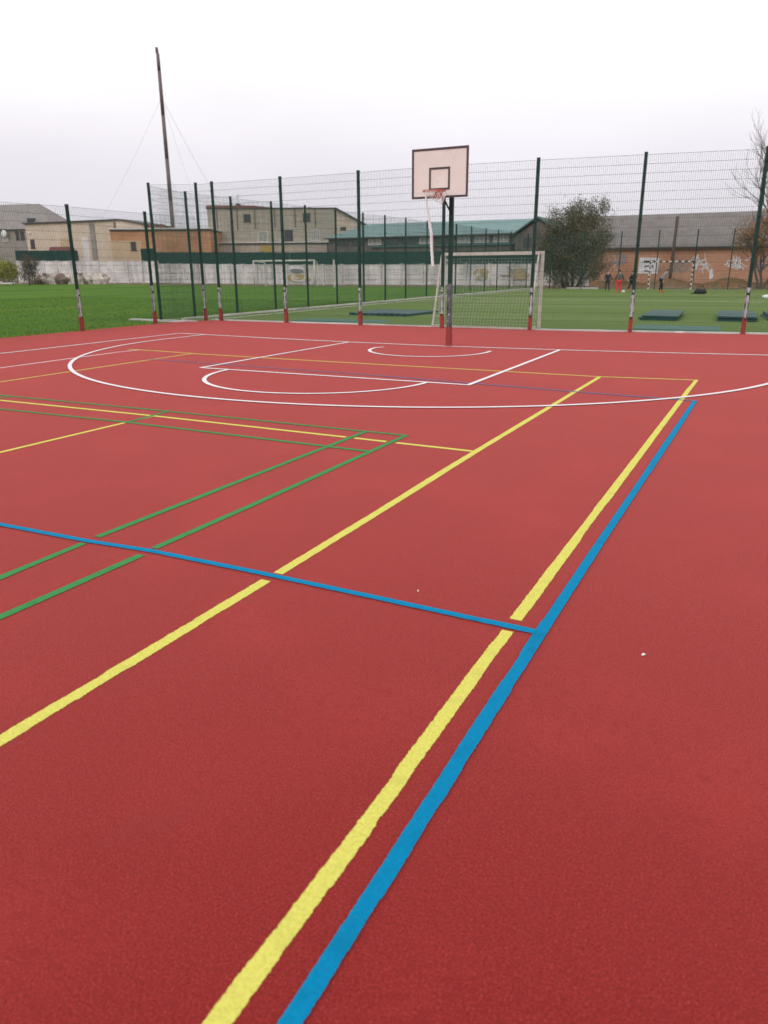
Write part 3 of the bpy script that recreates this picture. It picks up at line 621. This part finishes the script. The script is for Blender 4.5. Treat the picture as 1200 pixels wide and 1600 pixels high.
sheet_fence((-43.5, 74.75), (-13.0, 74.1), 2.05, 3.46, 1.9, 3.22, 'dark green sheet metal fence above the long whitewashed wall', 2.2)
sheet_fence((-69.0, 80.6), (-43.6, 74.85), 2.35, 3.95, 2.1, 3.46, 'dark green sheet metal fence above the grey pillared wall', 2.2)
sheet_fence((-71.2, 80.3), (-69.1, 80.5), 2.6, 4.45, 2.6, 4.4, 'short green sheet metal piece above the white wall beside the orange building', 2.1)
sheet_fence((-94, 78.6), (-82.2, 79.4), 2.9, 4.5, 2.9, 4.35, 'dark green sheet metal fence above the leftmost wall', 2.2)
def patch(parent, name, m, cx, cz, wx, wz, y, seed, n=22, strokes=0, ms=None):
    rd = random.Random(seed); b = MB()
    pts = [(cx+wx/2*math.cos(2*math.pi*i/n)*rd.uniform(.75, 1.1), y, cz+wz/2*math.sin(2*math.pi*i/n)*rd.uniform(.7, 1.1)) for i in range(n)]
    b.poly(pts)
    for q in range(strokes):
        x, z = cx+rd.uniform(-.4, .4)*wx, cz+rd.uniform(-.4, .4)*wz; P_ = [(x, z)]
        a = rd.uniform(0, 6.28)
        for _ in range(7): a += rd.uniform(-1.2, 1.2); x += math.cos(a)*wx*.09; z += math.sin(a)*wz*.13; P_.append((x, z))
        for i in range(7):
            (x0, z0), (x1, z1) = P_[i], P_[i+1]; dx, dz = -(z1-z0), x1-x0; l_ = math.hypot(dx, dz) or 1; dx, dz = dx/l_*.05, dz/l_*.05
            yy = y-.004-.0007*q-.0001*i; b.poly([(x0-dx, yy, z0-dz), (x1-dx, yy, z1-dz), (x1+dx, yy, z1+dz), (x0+dx, yy, z0+dz)], 1)
    return b.build(name, [m, ms or m], parent)
patch(wr_, 'graffiti', M['graf_yellow'], 1.6, .75, 3.2, .9, -.2, 3, strokes=5, ms=M['graf_white'])
patch(wr_, 'graffiti', M['graf_blue'], 1.4, 1.5, 1.9, .5, -.205, 4)
patch(wr_, 'graffiti', M['graf_yellow'], 23.4, 1.15, 1.6, 1.2, -.2, 5, strokes=4, ms=M['graf_white'])
patch(wr_, 'graffiti', M['graf_yellow'], 27.3, 1.1, 2.0, 1.1, -.2, 6, strokes=4, ms=M['graf_blue'])

# ------------------------------------------------------------------ buildings
def building(P0, d, label, name='building', cat='building'): return empty(name, (*P0, 0), math.atan2(d[1], d[0]), label=label, cat=cat)
def window(parent, s0, s1, z0, z1, y=0, m='glass', bars=1, hb=0):
    b = MB(); t = .07
    b.box(s0, s1, y-.07, y+.02, z1-t, z1); b.box(s0-.05, s1+.05, y-.12, y+.02, z0-.02, z0+t*.8); b.box(s0, s0+t, y-.07, y+.02, z0+t*.8, z1-t); b.box(s1-t, s1, y-.07, y+.02, z0+t*.8, z1-t)
    for i in range(bars): x = s0+(s1-s0)*(i+1)/(bars+1); b.box(x-.03, x+.03, y-.065, y+.01, z0+t*.8, z1-t)
    for i in range(hb): z = z0+(z1-z0)*(i+1)/(hb+1); b.box(s0+t, s1-t, y-.06, y+.01, z-.025, z+.025)
    f_ = b.build('window', M['pale' if m == 'curtain' else 'darkroofedge'], parent); b = MB(); b.box(s0+.01, s1-.01, y-.03, y-.004, z0+.01, z1-.01); b.build('pane', M[m], f_)
# A: two storey beige block
A = building((-75.22, 99.92), (.892, .452), 'two storey beige block with small windows behind the long wall')
b = MB(); b.box(-.2, 20.1, 0, 13, 0, 10.72); b.build('wall', M['beigeA'], A)
b = MB(); b.slab([(-.35, -.15, 10.9), (20.1, -.15, 10.84), (20.1, 13.2, 10.84), (-.35, 13.2, 10.9)], .16); b.build('roof', M['darkroofedge'], A)
b = MB(); b.prism([(-.3, 10.91), (10.2, 10.89), (7.2, 11.2), (1, 11.3), (-.3, 11.25)], -.1, 12); b.build('roof_ridge', M['redroof'], A)
b = MB(); b.prism([(20.12, 0), (25.4, 0), (25.4, 7.75), (20.12, 10.55)], .1, 11); b.build('side_wall', M['cream'], A)
b = MB(); b.prism([(20.0, 10.62), (26.3, 7.35), (26.3, 7.6), (20.0, 10.9)], -.4, 11.4); b.build('side_roof', M['darkroofedge'], A)
b = MB(); b.box(-.1, 18.6, -1.6, -.01, 0, 5.45); b.build('annex_wall', M['annex'], A)
b = MB(); b.box(-.2, 18.9, -1.9, -.02, 5.62, 5.78); b.build('annex_roof', M['pale'], A); b = MB(); b.box(-.15, 18.8, -1.8, -.02, 5.46, 5.61); b.build('annex_eave', M['darkroofedge'], A)
for a in ((5.5, 6.6, 8.8, 9.95, 0, 'glass', 1), (7.65, 9.15, 5.85, 7.45, 0, 'curtain', 1), (11.8, 13.15, 5.85, 7.6, 0, 'glass', 1, 1), (16.0, 17.45, 5.95, 7.65, 0, 'curtain', 3), (14.85, 16.0, 8.8, 10.05, 0, 'glass', 1), (20.7, 21.6, 7.5, 8.0, .1, 'glass', 0)): window(A, *a)
for s_ in (1.3, 4.5, 7.3, 10.4, 13.6, 16.8): b = MB(); b.box(s_-.11, s_+.11, -.05, -.005, 7.8+random.uniform(-.3, .3), 10.6); b.build('drain_stain_strip', M['stain'], A)
b = MB(); b.box(8.1, 9.9, -1.66, -1.61, 4.3, 5.25); b.build('yellow_board', M['yellowboard'], A)
b = MB(); b.tube((4.6, 1, 11), (4.6, 1, 12.9), .03); b.tube((4.2, 1, 12.5), (5.1, 1, 12.5), .02); b.tube((4.35, 1, 12.8), (4.85, 1, 12.8), .02); b.box(4.25, 4.95, .7, 1.3, 11.1, 11.55); b.build('antenna', M['darkroofedge'], A)
# B: orange brick
Bd = building((-83.2, 86.7), (.889, .458), 'low orange brick building with a flat pale roof below the tall mast')
b = MB(); b.box(0.1, 14.9, 0, 9, 0, 7.2); b.build('wall', M['orangebrick'], Bd)
b = MB(); b.box(0.05, 15.0, -.25, 9.2, 7.42, 7.62); b.build('roof', M['pale'], Bd); b = MB(); b.box(.05, 15, -.15, 9.1, 7.21, 7.41); b.build('roof_fascia', M['darkroofedge'], Bd)
b = MB(); b.box(.12, 4.6, -.05, -.005, 0, 5.85); b.build('plaster_panel', M['tan'], Bd)
window(Bd, 3.0, 3.75, 4.45, 5.7, -.05)
b = MB(); b.box(4.9, 5.9, 2, 3, 7.63, 8.2); b.box(7.0, 7.3, 2, 2.3, 7.63, 8.3); b.box(6.6, 7.7, 1.9, 2.4, 8.1, 8.22); b.build('chimney', M['redroof'], Bd)
# C: cream hall
Cd = building((-98.6, 84.6), (.968, .251), 'cream rendered hall with a shallow pitched roof on the left')
b = MB(); b.prism([(0, 0), (19.9, 0), (19.9, 8.1), (16.3, 8.78), (0, 8.5)], 0, 9); b.build('wall', M['cream'], Cd)
b = MB(); b.prism([(-.2, 8.51), (16.3, 8.79), (20.2, 8.06), (20.2, 8.24), (16.3, 8.98), (-.2, 8.7)], -.3, 9.2); b.build('roof', M['darkroofedge'], Cd)
b = MB(); b.box(11.1, 11.9, -.12, -.005, 0, 8.5); b.build('grey_pillar', M['greyhouse'], Cd)
b = MB(); b.box(15.2, 15.5, -.1, -.005, 0, 8.55); b.build('drain_pipe', M['stain'], Cd)
b = MB(); b.box(9.6, 10.7, -.06, -.005, 2, 6.5); b.build('white_door', M['pale'], Cd)
b = MB(); b.box(5.8, 7.3, -.05, -.005, 3, 6.4); b.build('tan_door', M['tan'], Cd)
b = MB(); b.prism([(4.5, 4.4), (8.2, 4.4), (7.9, 5.15), (5.0, 5.15)], -1.5, -.2); b.build('shed_roof', M['redroof'], Cd)
window(Cd, .6, 1.35, 4.95, 6.3)
b = MB(); b.ball((.7, -.15, 7.2), .14); b.build('lamp', M['whiteplastic'], Cd)
# D: grey house far left
D = building((-118, 92.5), (.96, .28), 'old grey house with a hipped slate roof at the left edge', 'house', 'house')
b = MB(); b.box(-12, 12.2, .3, 10, 0, 8.6); b.build('wall', M['greyhouse'], D)
b = MB(); e0, e1, zr = -12.5, 12.8, 8.55
b.poly([(e0, -.2, zr), (e1, -.2, zr), (7.4, 5, 12.95), (-8, 5, 12.95)]); b.poly([(e1, -.2, zr), (e1, 10.4, zr), (7.4, 5, 12.95)]); b.poly([(e1, 10.4, zr), (e0, 10.4, zr), (-8, 5, 12.95), (7.4, 5, 12.95)]); b.poly([(e0, 10.4, zr), (e0, -.2, zr), (-8, 5, 12.95)]); b.poly([(e0, -.2, zr), (e0, 10.4, zr), (e1, 10.4, zr), (e1, -.2, zr)])
rf = b.build('roof', M['greyroof'], D)
b = MB(); b.box(7.2, 8.4, 1.1, 2.2, 9.4, 10.35); b.build('skylight', M['glass'], rf)
for a in ((5.2, 5.75, 6.8, 8.2), (6.1, 6.8, 6.8, 8.2)): window(D, *a, .3, 'glass', 0)
window(D, 2.6, 3.6, 6.6, 8.0, .3, 'curtain')
b = MB(); b.ball((3.3, -.2, 7.9), .55, sc=(1, .25, 1)); b.tube((3.3, -.1, 7.8), (3.3, .3, 7.7), .04); b.build('satellite_dish', M['whiteplastic'], D)
# E: long teal roofed building
Eb = building((-56, 102.5), (1, 0), 'long building with a teal metal roof and dark cladding behind the goal')
b = MB(); b.box(.9, 30, .3, 15, 0, 6.05); b.build('wall', M['cladding'], Eb)
b = MB(); b.poly([(.4, -.3, 6.02), (30.8, -.3, 6.02), (30.8, 7.5, 8.25), (3.9, 7.5, 8.3)]); b.poly([(30.8, -.3, 6.02), (30.8, 15.4, 6.02), (30.8, 7.5, 8.25)]); b.poly([(30.8, 15.4, 6.02), (.4, 15.4, 6.02), (3.9, 7.5, 8.3), (30.8, 7.5, 8.25)]); b.poly([(.4, 15.4, 6.02), (.4, -.3, 6.02), (3.9, 7.5, 8.3)]); b.poly([(.4, -.3, 6.0), (.4, 15.4, 6.0), (30.8, 15.4, 6.0), (30.8, -.3, 6.0)])
b.build('roof', M['tealroof'], Eb)
b = MB(); b.box(.4, 30.8, -.36, -.31, 5.9, 6.08); b.build('gutter', M['darkroofedge'], Eb)
for i in range(10):
    s_ = 2.2+i*2.75; window(Eb, s_, s_+2.1, 4.98, 5.82, .3, 'curtain' if i in (2, 5, 7, 8, 9) else 'glass', 2)
b = MB(); b.box(9, 30, -1.2, .28, 0, 4.6); b.build('lean_to_wall', M['cladding'], Eb); b = MB(); b.slab([(8.8, -1.5, 4.65), (30.2, -1.5, 4.65), (30.2, .27, 4.92), (8.8, .27, 4.92)], .08); b.build('lean_to_roof', M['darkteal'], Eb)
Wb = building((-30, 98), (1, 0), 'small gabled wing with a dark green roof beside the long teal roof')
b = MB(); b.prism([(5.5, 0), (11.2, 0), (11.2, 5.6), (8.3, 7.4), (5.5, 5.6)], 0, 10); b.build('wall', M['cladding'], Wb)
b = MB(); b.prism([(5.1, 5.52), (8.3, 7.55), (11.6, 5.52), (11.6, 5.72), (8.3, 7.78), (5.1, 5.72)], -.4, 10.3); b.build('roof', M['darkteal'], Wb); window(Wb, 6.6, 7.6, 4.2, 5.3)
# G: long brick building
Gb = building((-11.5, 81), (.9955, .095), 'long weathered brick building with a grey corrugated roof on the right', 'brick_building')
b = MB(); b.box(-1.5, 34, 0, 12.5, -.1, 3.42); b.build('wall', M['brownbrick'], Gb)
b = MB(); b.slab([(-1.7, -.45, 3.55), (34.3, -.45, 3.55), (34.3, 6, 7.0), (-1.7, 6, 6.86)], .1); b.slab([(-1.7, 6, 6.86), (34.3, 6, 7.0), (34.3, 12.9, 3.55), (-1.7, 12.9, 3.55)], .1); b.build('roof', M['slate'], Gb)
b = MB(); b.box(-1.65, 34.2, -.35, -.02, 3.28, 3.42); b.build('eaves_board', M['timber'], Gb)
b = MB(); b.prism([(-1.5, 3.42), (-1.5, 3.43), (-1.48, 3.43)], 0, 12); 
gp = MB(); gp.poly([(5.1, -.012, 1.05), (6.95, -.012, 1.0), (7.0, -.012, 2.5), (5.15, -.012, 2.55)])
def stroke(b, x0, z0, x1, z1, t, y=-.02, m=1):
    dx, dz = -(z1-z0), x1-x0; l_ = math.hypot(dx, dz); dx, dz = dx/l_*t/2, dz/l_*t/2; b.poly([(x0-dx, y, z0-dz), (x1-dx, y, z1-dz), (x1+dx, y, z1+dz), (x0+dx, y, z0+dz)], m)
stroke(gp, 5.55, 2.14, 6.6, 2.17, .2); stroke(gp, 5.72, 1.72, 6.5, 1.78, .13, -.021); stroke(gp, 6.46, 1.8, 6.42, 1.5, .12, -.022); stroke(gp, 5.75, 1.75, 5.72, 1.62, .12, -.023); stroke(gp, 5.7, 1.28, 6.3, 1.22, .13, -.021)
gp.build('painted_panel', [M['graf_white'], M['black']], Gb)
for i, (cx, cz, wx, wz, m) in enumerate(((9.0, 1.75, 1.8, .9, 'graf_blue'), (10.9, 1.95, 1.2, .9, 'graf_white'), (14.0, 1.9, 1.6, .9, 'graf_white'), (16.2, 1.85, 1.6, .7, 'graf_blue'), (3.2, 2.3, 1.2, .6, 'graf_blue'), (18.5, 1.9, 2.2, 1, 'graf_white'))):
    # tangled spray lettering as strokes only
    rd = random.Random(i+40); b = MB()
    for q in range(26):
        x, z = cx+rd.uniform(-.45, .45)*wx, cz+rd.uniform(-.45, .45)*wz; a = rd.uniform(0, 6.28)
        for _ in range(4):
            x2, z2 = x+math.cos(a)*.18, z+math.sin(a)*.16; stroke(b, x, z, x2, z2, .07, -.012-.0004*q-.00005*_, 0); x, z = x2, z2; a += rd.uniform(-1, 1)
    tag(b.build('graffiti', M[m], Gb), kind='stuff')
patch(Gb, 'graffiti', M['graf_white'], 11.9, .95, .4, 1.1, -.012, 8)
for s_ in (20.5, 25, 29.5): window(Gb, s_, s_+1.2, 1.4, 2.6)
# pole
b = MB(); b.tube((0, 0, -.1), (.12, 0, 6.2), .17, .14, n=10); up_ = b.build('utility_pole', M['timber'], None, (-3.2, 80.3, 0), smooth=True, label='dark timber pole standing in front of the brick building', cat='pole')
# leaf litter bank at the wall foot
b = MB(); n = 60
for i in range(n+1):
    x = -10+i*.6; hh = .25+.18*math.sin(i*.7)+random.uniform(-.05, .1)
    b.v += [(x, 76.6+random.uniform(-.4, .4), -.03), (x, 78.4, hh*.7), (x, 80, hh*1.2), (x, 80.95+.095*(x+11.5), hh*1.3)]
    if i:
        k = len(b.v)-8
        for j in range(3): b.face([k+j, k+4+j, k+5+j, k+1+j])
b.build('leaf_litter_bank', M['litter'], smooth=True, label='bank of brown fallen leaves along the foot of the brick building', cat='leaf litter', kind='stuff')
b = MB(); rd = random.Random(8)
for i in range(9000):
    x = rd.uniform(-12, 20); y = 65+rd.random()**.8*15; z = -.02+(max(0, y-77)*.12 if y > 77 else 0); a = rd.uniform(0, 6.28); q = rd.uniform(.05, .1)
    b.poly([(x+q*math.cos(a), y+q*math.sin(a), z+rd.uniform(.01, .06)), (x+q*math.cos(a+2), y+q*math.sin(a+2), z+rd.uniform(.01, .06)), (x+q*math.cos(a+4), y+q*math.sin(a+4), z+.02)])
b.build('fallen_leaves', M['orangeleaf'], label='scattered orange fallen leaves beyond the far mesh fence', cat='leaves', kind='stuff')
bn = empty('bench', (-12.4, 67.4, 0), label='low red bench in front of the olive green tree', cat='bench')
b = MB()
for y in (0, .18): b.box(0, 2.2, y, y+.14, .42, .46)
b.build('seat', M['redbase'], bn)
for x in (.1, 2.04): b = MB(); b.box(x, x+.06, .02, .3, -.03, .42); b.build('leg', M['redbase'], bn)
b = MB(); b.box(0, 2.6, -.1, .1, 0, .12); b.build('concrete_beam', M['concrete'], None, (-9.4, 64.6, -.03), label='pale concrete beam on the ground beyond the far fence', cat='beam')

# ------------------------------------------------------------------ mast
ms = empty('mast', (-80.7, 97.7, 0), label='very tall thin rusty steel mast held by guy wires', cat='mast')
b = MB(); zs = [0, 6, 12, 18, 24, 30, 32.3]
for i in range(6): b.tube((0, 0, zs[i]), (0, 0, zs[i+1]), .35-.02*i, .33-.02*i, n=14, cap=True)
b.build('shaft', M['mast'], ms, smooth=True)
b = MB(); b.tube((-.12, 0, 32.3), (-.12, 0, 33.1), .2, n=8); b.tube((.1, 0, 32.3), (.1, 0, 32.8), .06, n=6); b.build('tip', M['mast'], ms)
for p, q in (((0, 0, 26.5), (-16, -7, 2)), ((0, 0, 26.5), (14, 5, 1)), ((0, 0, 26.3), (12.5, 7, 1)), ((0, 0, 15.5), (7, 3, 5)), ((0, 0, 26.5), (-2, 14, 1))):
    a, c = Vector(p), Vector(q); b = MB(); b.path([a.lerp(c, t/8)-Vector((0, 0, 1))*1.2*math.sin(math.pi*t/8) for t in range(9)], .012, 4); b.build('guy_wire', M['cable'], ms)

# ------------------------------------------------------------------ trees
def branches(b, p, d, L_, r_, depth, rd, tips, spread=.55, up=.1, kids_=3, m=0, sides=5):
    pts = [p]; q = p.copy(); dd = d.copy(); n = 4
    for i in range(n):
        dd = (dd+Vector((rd.uniform(-1, 1), rd.uniform(-1, 1), rd.uniform(-.6, 1)))*.16+Vector((0, 0, up*.3))).normalized(); q = q+dd*L_/n; pts.append(q.copy())
    b.path(pts, r_, sides if depth > 2 else 3, m, rads=[r_*(1-.45*i/n) for i in range(n+1)])
    if depth == 0: tips.append(q); return
    if depth <= 2: tips += pts[2:]
    for i in range(kids_+(depth > 2)):
        t = rd.uniform(.35, 1); bp = pts[min(n, max(1, round(t*n)))]
        ax = dd.cross(Vector((rd.uniform(-1, 1), rd.uniform(-1, 1), rd.uniform(-1, 1)))).normalized(); nd = (Quaternion(ax, rd.uniform(.35, 1)*spread*1.5) @ dd+Vector((0, 0, up))).normalized()
        branches(b, bp, nd, L_*rd.uniform(.55, .8), r_*.55, depth-1, rd, tips, spread, up, kids_, m, sides)
def leaves(b, pts, n, rd, spread, size, keep=lambda p: True):
    c = 0; tries = 0
    while c < n and tries < n*6:
        tries += 1; p = rd.choice(pts)+Vector((rd.gauss(0, spread), rd.gauss(0, spread), rd.gauss(0, spread)))
        if not keep(p) or p.z < .1: continue
        c += 1; s_ = size*rd.uniform(.6, 1.4); u_ = Vector((rd.uniform(-1, 1), rd.uniform(-1, 1), rd.uniform(-1, 1))).normalized(); v_ = u_.orthogonal().normalized()
        b.poly([p-u_*s_, p+v_*s_*.45, p+u_*s_, p-v_*s_*.45])
def lobe_points(lobes, n, rd):
    P_ = []
    tot = sum(l[3]*l[4]*l[5] for l in lobes)
    for (x, y, z, a, b_, c) in lobes:
        for i in range(int(n*a*b_*c/tot)):
            v = Vector((rd.gauss(0, 1), rd.gauss(0, 1), rd.gauss(0, 1))).normalized()*(rd.random()**.35); P_.append(Vector((x+v.x*a, y+v.y*b_, z+v.z*c)))
    return P_
rd = random.Random(17)
T = empty('olive_tree', (-9.6, 66.9, 0), label='dense dark olive green tree behind the turf, left of the brick building', cat='tree')
b = MB(); tips = []
for i, (x, a) in enumerate(((-.6, -.5), (.1, .05), (.5, .45), (-.2, -.15))):
    branches(b, Vector((x, rd.uniform(-.3, .3), -.05)), Vector((a, rd.uniform(-.2, .2), 1)).normalized(), 2.35, .16, 4, rd, tips, .5, .14, 3)
b.build('trunk', M['bark'], T)
lob = [(-.9, 0, 4.9, 1.6, 1.5, 1.5), (-2.0, 0, 3.6, 1.15, 1.2, 1.5), (.3, .2, 5.7, 1.4, 1.3, 1.45), (1.85, -.1, 5.9, .85, .8, 1.3), (1.0, 0, 4.2, 2.0, 1.5, 1.6), (2.1, 0, 3.2, .9, 1.1, 1.4), (-.6, -.2, 2.4, 2.2, 1.5, 1.5), (1.4, -.2, 1.9, 1.7, 1.2, 1.3), (-1.9, 0, 1.6, 1.0, 1.0, 1.1), (.2, -.3, .9, 2.3, 1.1, .8)]
cl = lobe_points(lob, 520, rd); b = MB(); leaves(b, cl, 34000, rd, .26, .066)
b2 = lobe_points(lob, 130, rd); leaves(b, b2, 5000, rd, .5, .07)
b.build('crown', M['olive'], T)
rd = random.Random(5)
T = empty('bare_tree', (7.1, 69, 0), label='tall leafless tree rising at the right edge of the picture', cat='tree')
b = MB(); tips = []
b.path([(0, 0, -.05), (-.1, 0, 2), (0, 0, 4), (-.15, 0, 6)], .2, 8, rads=[.26, .22, .19, .16])
for i in range(6):
    a = i*1.1+.3; branches(b, Vector((-.05, 0, 2.6+i*.65)), Vector((math.cos(a+2)*.8-.35, math.sin(a)*.6, 1.05)).normalized(), 4.6-i*.25, .085, 4, rd, tips, .42, .12, 3)
branches(b, Vector((-.15, 0, 6)), Vector((-.05, 0, 1)), 5.2, .13, 4, rd, tips, .4, .15, 3)
b.build('trunk', M['bark'], T)
rd = random.Random(6)
T = empty('autumn_tree', (5.1, 67.6, 0), label='rusty orange autumn tree below the bare tree at the right', cat='tree')
b = MB(); tips = []
for a in (-.5, .1, .6): branches(b, Vector((a*.3, 0, -.05)), Vector((a*.7, rd.uniform(-.3, .3), 1)).normalized(), 2.7, .11, 4, rd, tips, .5, .14, 3)
b.build('trunk', M['bark'], T)
lob = [(-.8, 0, 4.2, 1.4, 1.3, 1.0), (-1.6, 0, 3.6, .9, 1, .8), (.4, 0, 5.0, 1.2, 1.2, 1.2), (1.4, 0, 4.6, 1.3, 1.2, 1.5), (.2, 0, 3.4, 1.8, 1.3, 1.0), (.9, 0, 6.0, .8, .8, .8), (1.6, 0, 3, 1.3, 1.2, 1.1)]
b = MB(); leaves(b, lobe_points(lob, 230, rd), 9000, rd, .22, .07); b.build('crown', M['orangeleaf'], T)
rd = random.Random(9)
T = empty('yellow_bush', (-80.5, 66.6, 0), label='yellow green bush at the left edge in front of the wall', cat='bush')
b = MB(); tips = []
for i in range(4): branches(b, Vector((rd.uniform(-.5, .5), 0, -.03)), Vector((rd.uniform(-.5, .5), 0, 1)).normalized(), 1.3, .05, 3, rd, tips, .6, .1, 3)
b.build('stems', M['bark'], T); b = MB(); leaves(b, lobe_points([(-.8, 0, 1.9, 1.7, 1.2, 1.1), (.6, 0, 1.5, 1.1, 1, .8), (-1.9, 0, 1.6, 1.4, 1.2, 1.2)], 150, rd), 6000, rd, .22, .09); b.build('foliage', M['yellowleaf'], T)
T = empty('brown_shrub', (-78.6, 68.0, 0), label='brown twiggy shrub beside the yellow green bush', cat='bush')
b = MB(); tips = []
for i in range(9): branches(b, Vector((rd.uniform(-.8, .8), rd.uniform(-.3, .3), -.03)), Vector((rd.uniform(-.35, .35), 0, 1)).normalized(), 1.7, .04, 4, rd, tips, .5, .12, 3)
b.build('stems', M['bark'], T); b = MB(); leaves(b, lobe_points([(0, 0, 1.8, 1.0, .9, 1.8)], 120, rd), 3000, rd, .25, .06); b.build('foliage', mat('brown_leaves', (.17, .12, .085), (.11, .085, .06), 2, .9), T)
# rubble heap
random.seed(31)
RL = ['leftmost broken concrete chunk of the rubble heap by the left wall', 'low chunk second from the left in the rubble heap', 'large upright chunk third from the left in the rubble heap', 'big chunk left of the middle of the rubble heap', 'low chunk in the middle of the rubble heap', 'largest concrete chunk, right of the middle of the rubble heap', 'low chunk right of the largest one in the rubble heap', 'second concrete chunk from the right end of the rubble heap', 'rightmost broken concrete chunk of the rubble heap', 'small stone lying in front of the left half of the rubble heap', 'small stone lying in front of the right half of the rubble heap']
for i, (px, q) in enumerate(((-79.9, .75), (-78.9, .55), (-78.4, .85), (-77.1, .8), (-76.2, .55), (-75.5, .9), (-74.4, .5), (-73.9, .75), (-72.8, .8), (-77.7, .4), (-75.0, .4))):
    q *= 1.3; b = MB(); b.ball((0, 0, q*.35), q, sc=(1.0, .9, 1.05), nu=7, nv=5, jit=.28); b.build('rubble_chunk', M['rock' if i % 3 else 'rock_brown'], None, (px, 70.3+(px+79.9)*.55+random.uniform(-.4, .4), -.1), i*.9, label=RL[i], cat='rubble', group='rubble heap in front of the left wall')
sc_ = empty('scrap_pipes', (-80.8, 64.6, 0), label='tangle of pale metal pipes on the ground left of the rubble heap', cat='scrap metal')
for i in range(6):
    b = MB(); y = random.uniform(-.5, .5); b.tube((random.uniform(-2.5, -1), y, random.uniform(.03, .5)), (random.uniform(.8, 3.2), y+.3, random.uniform(.05, .45)), .05, n=6); b.build('pipe', M['whiteplastic'] if i % 2 else M['pale'], sc_)
